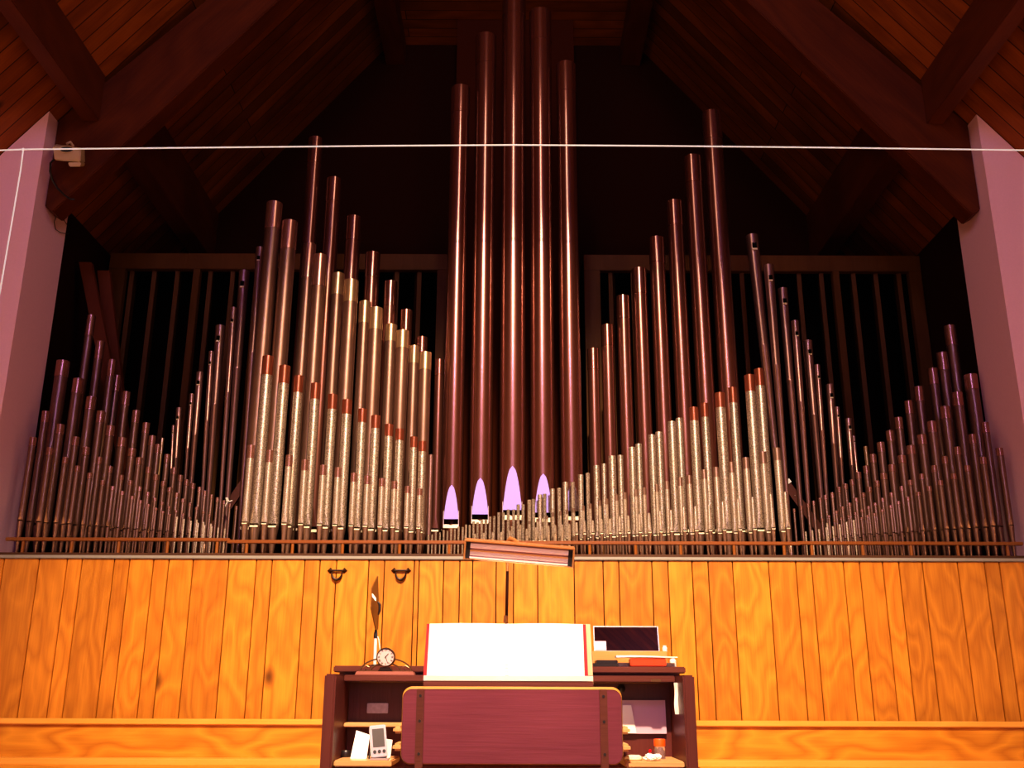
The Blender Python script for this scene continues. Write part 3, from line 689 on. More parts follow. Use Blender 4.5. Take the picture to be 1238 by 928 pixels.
# ------------------------------------------------------------------ choir pew in front of the parapet
for xa, xb_, lab in ((-60, 402, 'golden oak choir pew along the parapet, left of the console'), (836, 1300, 'golden oak choir pew along the parapet, right of the console')):
    Y0 = 5.30
    x0 = P(xa, 890, Y0).x; x1 = P(xb_, 890, Y0).x
    x0 = max(x0, -2.96); x1 = min(x1, 2.96)
    zt = P(619, 870, Y0).z; zl = P(619, 917.5, Y0 - .06).z
    e = empty('choir_pew', ((x0 + x1) / 2, Y0, .35)); tag(e, lab, 'pew', 'choir pews')
    ox = (x0 + x1) / 2; h = (x1 - x0) / 2
    MB().box(-h, h, 0, .035, 0, zt - .35 - .03).build('backrest', 'pew', e, bevel=.003)
    MB().box(-h, h, -.018, .06, zt - .35 - .03, zt - .35).build('cap_rail', 'pew_edge', e, bevel=.006)
    MB().box(-h, h, -.10, -.001, zl - .35 - .035, zl - .35).build('book_ledge', 'pew_edge', e, bevel=.004)
    MB().box(-h, h, -.42, -.001, .40 - .03, .40).build('seat', 'pew', e, bevel=.006)
    for s in (-1, 1):
        MB().box(s * h - .02, s * h + .02, -.42, -.101, 0, .369).build('end_panel', 'pew', e, bevel=.004)

# drop handles on the parapet
for px, lab in ((408, 'dark iron drop handle on the parapet boards, the one farther left'), (485, 'dark iron drop handle on the parapet boards, nearer the lamp')):
    c = P(px, 690, YP); e = empty('drop_handle', (c.x, YP, c.z)); tag(e, lab, 'handle', 'parapet drop handles')
    MB().tube([(-.038, -.012, .002), (.038, -.012, .002)], .005, 8).build('bar', 'iron', e, smooth=True)
    for s in (-1, 1):
        MB().add([(s * .038 + dx, -.004, .002 + dz) for dx, dz in ((-.017, 0), (0, .016), (.017, 0), (0, -.016))] + [(s * .038, -.020, .002), (s * .038, -.0005, .002)],
                 [[0, 1, 4], [1, 2, 4], [2, 3, 4], [3, 0, 4], [1, 0, 5], [2, 1, 5], [3, 2, 5], [0, 3, 5]]).build('rosette', 'iron', e)
    pts = []; rs = []
    for k in range(13):
        a = PI + PI * k / 12; pts.append((.029 * math.cos(a), -.014, -.004 + .044 * math.sin(a))); rs.append(.0028 + .0045 * math.sin(PI * k / 12))
    MB().tube(pts, rs, 8).build('ring', 'iron', e, smooth=True)

# ------------------------------------------------------------------ console
YC = 3.80
e = empty('organ_console', (0, 4.1, 0)); tag(e, 'dark walnut organ console with open side compartments, before the parapet', 'organ console')
OY = 4.1
def cz(py, Y): return P(619, py, Y).z
xl0 = P(390.5, 850, YC).x; xl1 = P(404.5, 850, YC).x; xr0 = P(827, 850, YC).x; xr1 = P(841, 850, YC).x
zside = cz(815, YC); zdeck = cz(816, 3.98); zdeck0 = cz(824, 3.98)
for a, c in ((xl0, xl1), (xr0, xr1)):
    MB().box(a, c, YC - OY, 4.42 - OY, 0, zside).build('side_panel', 'console', e, bevel=.006)
MB().box(xl1 + .001, xr0 - .001, 3.98 - OY, 4.40 - OY, zdeck0, zdeck).build('deck', 'console_x', e, bevel=.003)
xs0 = P(403, 809, 4.14).x; xs1 = P(829, 809, 4.14).x
MB().box(xs0, xs1, 4.14 - OY, 4.46 - OY, cz(813, 4.14), cz(805, 4.14)).build('lid', 'console_x', e, bevel=.004)
MB().box(xs0 + .02, xs1 - .02, 4.17 - OY, 4.42 - OY, zdeck + .0005, cz(813, 4.14) - .0005).build('lid_base', 'console', e)
zs = cz(919, 3.86)
MB().box(xl1 + .001, xr0 - .001, 4.12 - OY, 4.15 - OY, .05, zdeck0 - .001).build('back_panel', 'console', e)
zl = cz(876, 4.05)
xin0 = P(484, 880, 3.95).x; xin1 = P(754, 880, 3.95).x
MB().box(xl1 + .002, xin0 + .01, 4.02 - OY, 4.118 - OY, zl - .009, zl + .007).build('shelf', 'shelf', e, bevel=.003)
for a, c in ((xl1 + .002, P(474, 915, 3.85).x), (P(756, 915, 3.85).x, xr0 - .002)):
    MB().box(a, c, 3.835 - OY, 4.118 - OY, zs - .022, zs).build('compartment_floor', 'shelf', e, bevel=.004)
MB().box(xl1 + .001, xr0 - .001, 3.812 - OY, 3.86 - OY, zs - .046, zs - .026).build('key_slip', 'console_x', e, bevel=.005)
MB().box(xl1 + .001, xr0 - .001, 3.86 - OY, 3.88 - OY, .06, zs - .024).build('knee_panel', 'console', e)
# manuals with cheek blocks
for zc, y0 in ((cz(882, 3.92), 3.92), (cz(903, 3.80), 3.80)):
    xa, xb_ = P(477, 890, y0).x, P(760, 890, y0).x
    m = empty('manual', (0, y0 - OY, zc), parent=e)
    kb = MB(); nk = 36; kw = (xb_ - xa - .06) / nk
    for k in range(nk): kb.box(xa + .03 + k * kw + .0006, xa + .03 + (k + 1) * kw - .0006, .0, .15, -.012, .008)
    kb.build('white_keys', 'ivory', m)
    kb = MB()
    for k in range(nk - 1):
        if k % 7 in (0, 1, 3, 4, 5): kb.box(xa + .03 + (k + 1) * kw - .006, xa + .03 + (k + 1) * kw + .006, .05, .15, .0085, .02)
    kb.build('black_keys', 'ebony', m)
    for a, c in ((xa - .006, xa + .028), (xb_ - .028, xb_ + .006)):
        MB().box(a, c, -.006, .15, -.014, .012).build('key_cheek', 'shelf', m, bevel=.008)
# brass knob ring on right back panel, small name plate on the left one
c = P(751, 832, 4.115)
MB().lathe([(.016, 0), (.016, .006), (.006, .012), (.0, .012)], 18, Matrix.Translation((c.x, 4.119 - OY, c.z)) @ Matrix.Rotation(PI / 2, 4, 'X')).build('socket', 'black_pl', e, smooth=True)
a = P(444, 849.5, 4.115); c = P(469, 862, 4.115)
MB().box(a.x, c.x, 4.112 - OY, 4.1195 - OY, c.z, a.z).build('name_plate', 'plate', e, bevel=.002)
# lock on the deck edge
a = P(787, 822, 3.978); c = P(799, 825, 3.978)
MB().box(a.x, c.x, 3.974 - OY, 3.9795 - OY, a.z - .006, a.z + .004).build('lock_plate', 'bronze', e, bevel=.001)
# music ledge and rack
xa, xb_ = P(512, 820, 3.93).x, P(717, 820, 3.93).x
MB().box(xa, xb_, 3.925 - OY, 3.975 - OY, cz(830, 3.925), cz(823.2, 3.925)).build('music_ledge', 'console_x', e, bevel=.002)
zlg = cz(816.5, 3.925)
MB().box(xa, xb_, 3.925 - OY, 3.940 - OY, cz(823, 3.925), zlg).build('ledge_lip', 'page', e, bevel=.001)
xr = P(714.5, 790, 4.06).x; xq = P(518, 790, 4.06).x
zt = cz(753.5, 4.06)
MB().add([(xq, 3.972 - OY, zlg - .03), (xr, 3.972 - OY, zlg - .03), (xr, 4.075 - OY, zt), (xq, 4.075 - OY, zt), (xq, 3.982 - OY, zlg - .03), (xr, 3.982 - OY, zlg - .03), (xr, 4.085 - OY, zt), (xq, 4.085 - OY, zt)],
         [[0, 1, 2, 3], [7, 6, 5, 4], [0, 4, 5, 1], [1, 5, 6, 2], [2, 6, 7, 3], [3, 7, 4, 0]]).build('music_rack', 'acrylic', e)

# open spiral-bound book
bk = empty('music_book', (0, 3.95, zlg)); tag(bk, 'open spiral-bound music book with red cover on the console rack', 'book')
zb = cz(820.5, 3.945) - zlg; zt = cz(754, 4.05) - zlg
yb, yt = -.0025, .098
def sheet(px0, px1, bow, yo, mat, name, n=10, qx0=None, qx1=None):
    V = []; F = []
    for k in range(n + 1):
        t = k / n; bo = math.sin(PI * t) * bow
        x = P(px0 + (px1 - px0) * t, 820, 3.945).x; q0 = px0 if qx0 is None else qx0; q1 = px1 if qx1 is None else qx1
        x2 = P(q0 + (q1 - q0) * t, 754, 4.05).x
        V += [(x, yb + yo - bo, zb), (x2, yt + yo - bo, zt + bo * .3)]
        if k: F.append([2 * k - 2, 2 * k, 2 * k + 1, 2 * k - 1])
    o = mesh(name, V, F, mat, bk, smooth=True); return o
sheet(511.3, 711.5, 0, .009, 'red_cover', 'cover', qx0=515.8, qx1=708.3)
sheet(515.5, 612.9, .007, .002, 'page', 'left_page', qx0=519.5, qx1=612.9)
sheet(613.1, 707, .007, .002, 'page', 'right_page', qx0=613.1, qx1=704.5)
b = MB()
for k in range(17):
    t = k / 16; c = Vector((P(613, 790, 4.0).x, yb + (yt - yb) * t - .002, zb + (zt - zb) * t))
    b.tube([c + Vector((.007 * math.cos(a), -.006 * math.sin(a), 0)) for a in [PI * j / 6 for j in range(7)]], .0009, 5)
b.build('spiral_binding', 'silver', bk, smooth=True)

# music lamp on its pole
YL = 3.90
lc = P(627.5, 669.5, YL)
lm = empty('music_lamp', (P(612, 752, 4.20).x, 4.20, cz(805, 4.14) + .0005)); tag(lm, 'brass music lamp with long twin-tube head on a thin pole above the book', 'lamp')
base = lm.location
hd = empty('lamp_head', lc - base, parent=lm); hd.rotation_euler = (math.radians(16), math.radians(4.3), 0)
w, h, dp = .212, .0385, .06
sh = MB().box(-w, w, dp - .004, dp, -h, h).box(-w, w, -.004, dp - .004, h - .006, h).box(-w, w, .01, dp - .004, -h, -h + .004)
sh.build('shell', 'lamp_shell', hd, bevel=.0015)
for s in (-1, 1):
    MB().box(s * w - .0035, s * w + .0035, -.004, dp - .004, -h, h).build('end_cap', 'lamp_shell', hd, bevel=.001)
    MB().box(s * (w - .012) - .008, s * (w - .012) + .008, .010, dp - .005, -h + .005, h - .007).build('tube_socket', 'black_pl', hd)
MB().add([(-w + .02, .012, -h + .006), (w - .02, .012, -h + .006), (w - .02, .05, h - .007), (-w + .02, .05, h - .007)], [[0, 1, 2, 3]]).build('reflector', 'lamp_in', hd)
MB().box(-w + .02, w - .02, .006, .012, -.004, .0005).build('divider', 'lamp_shell', hd)
for z in (.015, -.014):
    MB().tube([(-w + .012, .022, z), (w - .012, .022, z)], .0095, 12).build('lamp_tube', 'lamp_tube', hd, smooth=True)
t0 = P(613.5, 684, 4.0) - base
a = P(617, 651, 4.02) - base; c = P(627, 657, 3.97) - base
MB().tube([c, (a + c) / 2 + Vector((0, .004, .004)), a, a + Vector((-.012, .01, -.012)), a + Vector((-.012, .02, -.05)), P(613.5, 690, 4.06) - base], [.008, .009, .0095, .009, .008, .0055], 10).build('gooseneck', 'lamp_shell', lm, smooth=True)
MB().tube([P(613.5, 688, 4.06) - base, P(612.6, 735, 4.15) - base, P(612.3, 752, 4.18) - base, (0, 0, .004)], .0062, 10).build('pole', 'pole_dark', lm, smooth=True)
MB().lathe([(.03, 0), (.03, .006), (.01, .012), (.0, .012)], 20).build('pole_base', 'pole_dark', lm, smooth=True)
MB().tube([P(611, 752, 4.16) - base, P(611.5, 744, 4.15) - base], [.009, .007], 8).build('cord_clip', 'lamp_shell', lm, smooth=True)

# clock
ck = empty('mantel_clock', (P(466, 815, 4.06).x, 4.06, zdeck)); tag(ck, 'small round bronze clock in an arched frame on a reddish plinth, left on the console', 'clock')
pxm = mpp(810, 4.04)
MB().prism([(-36 * pxm, .0), (36 * pxm, 0), (34.5 * pxm, 4.2 * pxm), (-34 * pxm, 4.2 * pxm)], -.03, .035).build('plinth', 'plinth', ck, bevel=.001)
zp = 4.3 * pxm
MB().box(-33 * pxm, 33 * pxm, -.012, .012, zp, zp + 1.2 * pxm).build('frame_base', 'bronze', ck, bevel=.0008)
b = MB()
for R, wd, hh in ((31, 0, 15.5), (18.5, 0, 9.5)):
    for s in (-1, 1):
        pts = []
        for k in range(9):
            a = PI / 2 * k / 8; pts.append((s * R * pxm * math.cos(a), 0, zp + hh * pxm * math.sin(a)))
        b.tube(pts, .0028, 6)
for s in (-1, 1):
    b.tube([(s * 29 * pxm, 0, zp + 4 * pxm), (s * 24 * pxm, 0, zp + 7 * pxm), (s * 20 * pxm, 0, zp + 5 * pxm)], .002, 6)
    b.lathe([(.0, -.004), (.004, 0), (0, .004)], 8, Matrix.Translation((s * 24 * pxm, -.006, zp + 2.2 * pxm)))
b.build('arched_frame', 'bronze', ck, smooth=True)
zc_ = (815 - 794) * pxm; Rc = 11.3 * pxm
MB().prism([(-9 * pxm, zp), (9 * pxm, zp), (6 * pxm, zp + 5 * pxm), (-6 * pxm, zp + 5 * pxm)], -.014, .014).build('cradle', 'iron', ck)
rot = Matrix.Translation((0, .0, zc_)) @ Matrix.Rotation(PI / 2, 4, 'X')
MB().lathe([(Rc * .8, -.018), (Rc, -.012), (Rc, .016), (Rc * .93, .020), (Rc * .88, .014)], 32, rot).build('drum', 'bronze', ck, smooth=True)
MB().lathe([(Rc * .88, .0), (Rc * .88, .0155), (0, .0155)], 32, rot).build('dial', 'dial', ck, smooth=True)
nums = ['XII', 'I', 'II', 'III', 'IV', 'V', 'VI', 'VII', 'VIII', 'IX', 'X', 'XI']
b = MB()
def stroke(x0, z0, x1, z1, wd, M4):
    d = Vector((x1 - x0, 0, z1 - z0)); n_ = Vector((-d.z, 0, d.x)).normalized() * wd / 2
    b.add([M4 @ (Vector((x0, 0, z0)) + n_), M4 @ (Vector((x0, 0, z0)) - n_), M4 @ (Vector((x1, 0, z1)) - n_), M4 @ (Vector((x1, 0, z1)) + n_)], [[0, 1, 2, 3]])
for k, s in enumerate(nums):
    a = -2 * PI * k / 12
    M4 = Matrix.Translation((0, -.0162, zc_)) @ Matrix.Rotation(a * -1, 4, 'Y') @ Matrix.Translation((0, 0, Rc * .62))
    adv = {'I': .0022, 'V': .0034, 'X': .0036}; tot = sum(adv[q] for q in s); x = -tot / 2; hh = Rc * .2
    for q in s:
        w_ = adv[q]
        if q == 'I': stroke(x + w_ / 2, 0, x + w_ / 2, hh, .001, M4)
        elif q == 'V': stroke(x + .0003, hh, x + w_ / 2, 0, .001, M4); stroke(x + w_ - .0003, hh, x + w_ / 2, 0, .0006, M4)
        else: stroke(x + .0003, hh, x + w_ - .0003, 0, .001, M4); stroke(x + w_ - .0003, hh, x + .0003, 0, .0006, M4)
        x += w_
b.build('numerals', 'iron', ck)
for ang, ln, wd, nm in ((math.radians(38), Rc * .46, .0024, 'hour_hand'), (math.radians(158), Rc * .72, .0018, 'minute_hand')):
    b = MB(); M4 = Matrix.Translation((0, -.0172, zc_)) @ Matrix.Rotation(ang, 4, 'Y'); stroke(0, -Rc * .12, 0, ln, wd, M4); b.build(nm, 'iron', ck)

# brown panel on a white pole behind the clock
YV = 4.24
v = P(453, 804, YV); vt = empty('panel_stand', (v.x, YV, cz(805, 4.14))); tag(vt, 'thin brown panel seen edge-on atop a white pole behind the clock', 'mirror stand')
bs = vt.location
MB().tube([(0, 0, .006), P(454.3, 766, YV) - bs], .0065, 10).build('pole', 'white_pl', vt, smooth=True)
MB().lathe([(.028, 0), (.028, .005), (.008, .008), (0, .008)], 18).build('pole_foot', 'black_pl', vt, smooth=True)
MB().tube([P(454, 771, YV) - bs, P(454.3, 765, YV) - bs, P(454.5, 760.5, YV) - bs], [.0085, .0075, .004], 10).build('clamp', 'black_pl', vt, smooth=True)
pl = [(455.9, 695.5), (448.5, 710.5), (447.6, 734), (453.6, 761), (456, 761), (457, 735), (456.2, 710)]
dY = [0.05, -.07, -.09, -.02, .03, .06, .06]
V = [P(a, c, YV + d) - bs for (a, c), d in zip(pl, dY)]
th = Vector((.004, .003, 0))
MB().add(V + [q + th for q in V], [list(range(7)), list(range(13, 6, -1))] + [[i, (i + 1) % 7, 7 + (i + 1) % 7, 7 + i] for i in range(7)]).build('panel', 'board_brown', vt)
q = [P(449.8, 717.5, YV - .096) - bs, P(452, 721.5, YV - .08) - bs, P(454.6, 726.5, YV - .07) - bs, P(452.4, 721.9, YV - .09) - bs]
V = [P(a, c, YV - .10) - bs for a, c in ((449.6, 717), (451.2, 717.8), (454.7, 722.6), (454.7, 726.5), (453.2, 725.2), (450, 721))]
MB().add(V, [list(range(6))]).build('white_sticker', 'paper', vt)
MB().tube([P(457, 727, YV) - bs, P(459.2, 731, YV) - bs, P(459, 738, YV) - bs, P(457.5, 743, YV) - bs], [.003, .006, .0055, .003], 8).build('bracket', 'black_pl', vt, smooth=True)
MB().tube([P(456.5, 769, YV) - bs, P(458, 773, YV) - bs, P(459.5, 785, YV) - bs, P(460, 800, YV) - bs], .0022, 6).build('cord', 'white_pl', vt, smooth=True)

# ---- things lying on the lid at right
zlid = cz(805, 4.14)
def boxobj(name, mat, x0p, x1p, ytop, ybot, Y, depth, label, cat, bevel=.002, z0=None):
    a = P(x0p, ytop, Y); c = P(x1p, ybot, Y)
    z0 = c.z if z0 is None else z0
    o = MB().box(0, c.x - a.x, 0, depth, 0, a.z - z0).build(name, mat, bevel=bevel, loc=(a.x, Y, z0))
    return tag(o, label, cat)
boxobj('wooden_box', 'tan_box', 716, 807, 786.5, 804, 4.30, .10, 'tan wooden box under the framed mirror on the console lid', 'box', z0=zlid + .0005)
zbox = cz(786.5, 4.30)
mi = empty('framed_mirror', (P(758, 786, 4.33).x, 4.33, zbox + .001)); tag(mi, 'small framed mirror propped up on the tan wooden box', 'mirror')
hw = (P(798.5, 786, 4.33).x - P(719, 786, 4.33).x) / 2; hh = (786 - 756) * mpp(770, 4.34); ti = math.radians(14)
R4 = Matrix.Rotation(-ti, 4, 'X')
def tilt(mb): mb.V = [R4 @ v for v in mb.V]; return mb
hh /= math.cos(ti)
f = MB(); tfr = .0042
f.box(-hw, hw, 0, .008, 0, tfr * .6).box(-hw, hw, 0, .008, hh - tfr, hh).box(-hw, -hw + tfr, 0, .008, tfr * .6, hh - tfr).box(hw - tfr, hw, 0, .008, tfr * .6, hh - tfr)
tilt(f).build('frame', 'silver', mi)
tilt(MB().box(-hw + tfr, hw - tfr, .003, .007, tfr * .6, hh - tfr)).build('glass', 'mirror', mi)
tilt(MB().box(-hw + tfr, -hw + .052, -.0005, .0025, tfr, .043)).build('pink_card', 'paper_pink', mi)
boxobj('notepad', 'paper', 743, 816, 800.8, 805.2, 4.212, .08, 'stack of white paper slips behind the red-orange box on the lid', 'paper', .0008, z0=zlid + .0003)
ztp = zlid
a = P(762, 795, 4.147); c = P(806, 806, 4.147)
o = MB().box(0, c.x - a.x, 0, .06, 0, a.z - ztp - .0006).build('red_box', 'red_box', bevel=.004, loc=(a.x, 4.147, ztp + .0004)); tag(o, 'red-orange box with white sheets on top at the lid\'s right', 'box')
zr = a.z
V = []; F = []
for k in range(11):
    t = k / 10; x = P(745 + 74 * t, 795, 4.15).x; z = zr + .0014 + .004 * (1 - t) * math.sin(PI * t)
    V += [(x, 4.145, z), (x + .006, 4.27, z + .001), (x, 4.145, z + .0035 + .004 * (1 - t)), (x + .006, 4.27, z + .0045 + .004 * (1 - t))]
    if k:
        j = 4 * (k - 1); F += [[j, j + 4, j + 5, j + 1], [j + 2, j + 3, j + 7, j + 6], [j, j + 2, j + 6, j + 4], [j + 1, j + 5, j + 7, j + 3]]
F += [[0, 1, 3, 2], [40, 42, 43, 41]]
tag(mesh('paper_sheets', V, F, 'paper'), 'white folded sheets lying on top of the red-orange box', 'paper')
boxobj('black_folder', 'black_pl', 717, 748, 801.2, 805.2, 4.15, .12, 'thin black folder at the left of the lid\'s right half', 'folder', .001, z0=zlid + .0003)
zf = cz(801.2, 4.15)
nb = boxobj('black_case', 'black_pl', 721, 747, 797.5, 801.2, 4.16, .09, 'small black case lying on the thin black folder', 'case', .002, z0=zf + .0005)
# dark riser under those folders
for px, py, r_, lab in ((800.5, 786, .010, 'white pill bottle behind the mirror\'s right edge'),):
    q = P(px, 786.5, 4.36)
    o = MB().lathe([(.010, 0), (.011, .003), (.011, .016), (.008, .019), (.008, .026), (0, .026)], 16).build('pill_bottle', 'white_pl', smooth=True, loc=(q.x + .012, 4.365, zbox + .0005)); tag(o, lab, 'bottle')
q = P(805, 797, 4.28)
o = MB().lathe([(.013, 0), (.014, .004), (.014, .028), (.009, .034), (.009, .040), (0, .040)], 16).build('salt_shaker', 'white_pl', smooth=True, loc=(P(813.5, 800, 4.33).x, 4.33, zlid + .0005)); tag(o, 'white little jar beside the tan box, right of the red box', 'jar')

# ---- things in the left compartment
a = P(423.5, 917, 3.93); zfl = zs + .0006
pts = [(423.5, 917.5), (443, 917.5), (444, 889), (427.5, 883.5)]
V = [P(x, y, 3.93) for x, y in pts]
for q in V[:2]: q.z = zfl
V[2].y = V[3].y = 4.0
o = MB().add(V + [q + Vector((0, .003, 0)) for q in V], [[0, 1, 2, 3], [7, 6, 5, 4], [0, 4, 5, 1], [1, 5, 6, 2], [2, 6, 7, 3], [3, 7, 4, 0]]).build('white_card', 'paper')
tag(o, 'white card leaning in the left compartment, left of the small device', 'card')
pts = [(455, 917), (472, 914), (474.5, 894), (461, 892)]
V = [P(x, y, 3.99) for x, y in pts]
for q in V[:2]: q.z = zfl
o = MB().add(V + [q + Vector((0, .003, 0)) for q in V], [[0, 1, 2, 3], [7, 6, 5, 4], [0, 4, 5, 1], [1, 5, 6, 2], [2, 6, 7, 3], [3, 7, 4, 0]]).build('white_card', 'paper')
tag(o, 'white card half hidden behind the small device in the left compartment', 'card')
dv = empty('display_device', (P(459, 917, 3.87).x, 3.87, zfl)); tag(dv, 'small silver handheld display leaning on its stand in the left compartment', 'device')
dw, dh = .030, .122
R4d = Matrix.Rotation(math.radians(-9), 4, 'Y') @ Matrix.Rotation(math.radians(-16), 4, 'X') @ Matrix.Rotation(math.radians(14), 4, 'Z')
b = MB().prism(rrect(-dw, dw, .006, dh, .007), -.012, .010); b.V = [R4d @ q for q in b.V]; b.build('case', 'silver', dv, bevel=.002)
b = MB().box(-dw * .72, dw * .72, -.0128, -.0118, .042, dh - .014); b.V = [R4d @ q for q in b.V]; b.build('screen', 'screen', dv)
for xx in (-.017, 0, .017):
    b = MB().lathe([(.0062, 0), (.0062, .002), (0, .002)], 14, Matrix.Translation((xx, -.012, .026)) @ Matrix.Rotation(PI / 2, 4, 'X')); b.V = [R4d @ q for q in b.V]; b.build('button', 'black_pl', dv)
MB().tube([(-.028, .03, .062), (-.046, .05, .002), (-.01, .05, .002)], .003, 6).build('stand', 'black_pl', dv)
MB().prism(rrect(-.034, .034, 0, .006, .0025, 3), -.02, .02).build('foot_tray', 'silver', dv)
o = MB().lathe([(.018, 0), (.020, .004), (.020, .018), (.016, .024), (0, .024)], 18).build('black_box', 'black_pl', smooth=True, loc=(P(417, 912, 4.0).x, 4.02, zfl)); tag(o, 'small round black tin in the corner of the left compartment', 'tin')

# ---- right compartment
pts = [(752, 886.5), (806, 886.5), (804, 846), (752, 846)]
V = [P(x, y, 4.105) for x, y in pts]
o = MB().add(V + [q + Vector((0, .002, 0)) for q in V], [[0, 1, 2, 3], [7, 6, 5, 4], [0, 4, 5, 1], [1, 5, 6, 2], [2, 6, 7, 3], [3, 7, 4, 0]]).build('lilac_sheet', 'paper_pink'); tag(o, 'lilac paper sheet stuck on the back of the right compartment', 'paper')
pts = [(752, 886), (769.5, 886), (763, 852), (753, 852)]
V = [P(x, y, 4.100) for x, y in pts]
o = MB().add(V + [q + Vector((0, .002, 0)) for q in V], [[0, 1, 2, 3], [7, 6, 5, 4], [0, 4, 5, 1], [1, 5, 6, 2], [2, 6, 7, 3], [3, 7, 4, 0]]).build('white_slip', 'paper'); tag(o, 'white paper slip in front of the lilac sheet', 'paper')
bt = empty('bottle', (P(798, 914, 3.98).x, 3.98, zfl)); tag(bt, 'clear little bottle with bright orange cap in the right compartment', 'bottle')
pm = mpp(900, 3.98); bh = (914.5 - 892) * pm
MB().lathe([(6.3 * pm, 0), (6.6 * pm, .002), (6.6 * pm, bh * .60), (6.2 * pm, bh * .63), (0, bh * .63)], 20).build('bottle_body', 'clear', bt, smooth=True)
MB().lathe([(7.0 * pm, bh * .635), (7.0 * pm, bh * .97), (6.6 * pm, bh), (0, bh)], 20).build('bottle_cap', 'orange_cap', bt, smooth=True)
o = MB().lathe([(.028, 0), (.032, .004), (.031, .012), (.022, .017), (0, .018)], 22).build('cream_dish', 'ivory', smooth=True, loc=(P(766, 916, 3.90).x, 3.90, zfl)); tag(o, 'round cream lid lying at the left of the right compartment floor', 'lid')
ts = empty('crumpled_tissue', (P(789, 918, 3.88).x, 3.88, zfl)); tag(ts, 'crumpled white tissue with a red bead in the right compartment', 'tissue')
me = bmesh.new(); bmesh.ops.create_icosphere(me, subdivisions=3, radius=1)
rr = random.Random(3)
for q in me.verts:
    k = 1 + .25 * math.sin(7 * q.co.x + 3 * q.co.y) * math.cos(5 * q.co.y + 2) + rr.uniform(-.08, .08)
    q.co = Vector((q.co.x * .034 * k, q.co.y * .026 * k, max(0, (q.co.z * .6 + .5)) * .020 * k))
md = bpy.data.meshes.new('tissue'); me.to_mesh(md); me.free(); md.materials.append(M['paper']); link('tissue', md, ts)
MB().lathe([(0, 0), (.005, .003), (.006, .007), (.004, .012), (0, .013)], 12, Matrix.Translation((-.008, 0, .026))).build('red_bead', 'red_cover', ts, smooth=True)
# white cloth strip hanging on the right side panel
V = []; F = []
for k in range(10):
    t = k / 9; y = 825 + 38 * t; q = P(814.5 + 1.8 * t + .8 * math.sin(6 * t), y, 3.93); w_ = .0125 + .0015 * math.sin(9 * t)
    V += [q + Vector((0, .006 * math.sin(5 * t), 0)), q + Vector((w_, -.004, 0)), q + Vector((w_ * 1.7, .003, 0))]
    if k: j = 3 * (k - 1); F += [[j, j + 1, j + 4, j + 3], [j + 1, j + 2, j + 5, j + 4]]
tag(mesh('cloth_strip', V, F, 'cloth', smooth=True), 'white cloth strip hanging inside the console\'s right side panel', 'cloth')

# ------------------------------------------------------------------ bench in front
YBn = 3.30
bn = empty('organ_bench', (P(619, 900, YBn).x, YBn, 0)); tag(bn, 'purple-brown organ bench with rounded back panel, in front of the console', 'bench')
ob = bn.location.x
xa = P(486, 880, YBn).x - ob; xb_ = P(752, 880, YBn).x - ob; zt = cz(831.5, YBn); zb = cz(923.5, YBn)
MB().prism(rrect(xa, xb_, zb, zt, .030, 6), 0, .022).build('back_panel', 'bench', bn, bevel=.001)
out = rrect(xa - .002, xb_ + .002, zb - .0015, zt + .0045, .032, 8); inn = rrect(xa - .0008, xb_ + .0008, zb + .0015, zt - .0035, .029, 8)
n = len(out); V = [(p[0], -.0012, p[1]) for p in inn] + [(p[0], .001, p[1]) for p in out] + [(p[0], .021, p[1]) for p in out]
MB().add(V, [[k * n + i, k * n + (i + 1) % n, (k + 1) * n + (i + 1) % n, (k + 1) * n + i] for k in (0, 1) for i in range(n)]).build('edge_highlight', 'bench_highlight', bn)  # bright rim paints the edge highlight, widest along the top
for p in (507.5, 730):
    xc = P(p, 880, YBn).x - ob
    ps = MB().box(xc - .012, xc + .012, -.013, -.0005, .0, zt - .003).build('post', 'console_x', bn, bevel=.002)
    for y in (841, 871.5, 911):
        z = cz(y, YBn)
        MB().lathe([(.0045, 0), (.0045, .0016), (0, .0016)], 10, Matrix.Translation((xc, -.0128, z)) @ Matrix.Rotation(PI / 2, 4, 'X')).build('screw', 'black_pl', ps)
MB().box(xa - .02, xb_ + .02, .04, .36, .50, .535).build('seat', 'bench', bn, bevel=.006)
for s in (xa + .02, xb_ - .06):
    MB().box(s, s + .04, .06, .34, 0, .499).build('leg', 'bench', bn, bevel=.004)
MB().box(xa + .03, xb_ - .03, .0, .0395, .46, .52).build('seat_rail', 'bench', bn, bevel=.003)

# ------------------------------------------------------------------ cord across, fixture on the left pier
YW = 5.42
b = MB(); ptsx = [(-60, 184), (28, 180.5), (250, 178.3), (450, 176.3), (620, 175.2), (800, 176.3), (1000, 178.3), (1238, 181.5), (1300, 182.4)]
pw = [P(x, y, YW) for x, y in ptsx]
pw[0] = P(-75, 184.5, YF - .01); pw[-1] = P(1313, 182.8, YF - .01)
b.tube(pw, .0048, 8)
for q in (pw[0], pw[-1]): b.lathe([(.012, -.012), (.012, .0), (.006, .012), (0, .012)], 10, Matrix.Translation(q + Vector((0, -.004, 0))) @ Matrix.Rotation(PI / 2, 4, 'X'))
cw = b.build('stretched_wire', 'wire', smooth=True); tag(cw, 'thin white cord stretched across the whole opening above the pipes', 'cord')
MB().tube([P(28, 181, YW), P(25, 205, YW), P(14, 270, YW), P(0, 352, YW), P(-24, 480, YW), P(-62, 640, YW), P(-86, 760, YW - .03)], .0045, 8).build('hanging_end', 'wire', cw, smooth=True)
MB().lathe([(0, -.012), (.010, 0), (0, .012)], 10, Matrix.Translation(P(28, 180.5, YW))).build('knot', 'wire', cw, smooth=True)

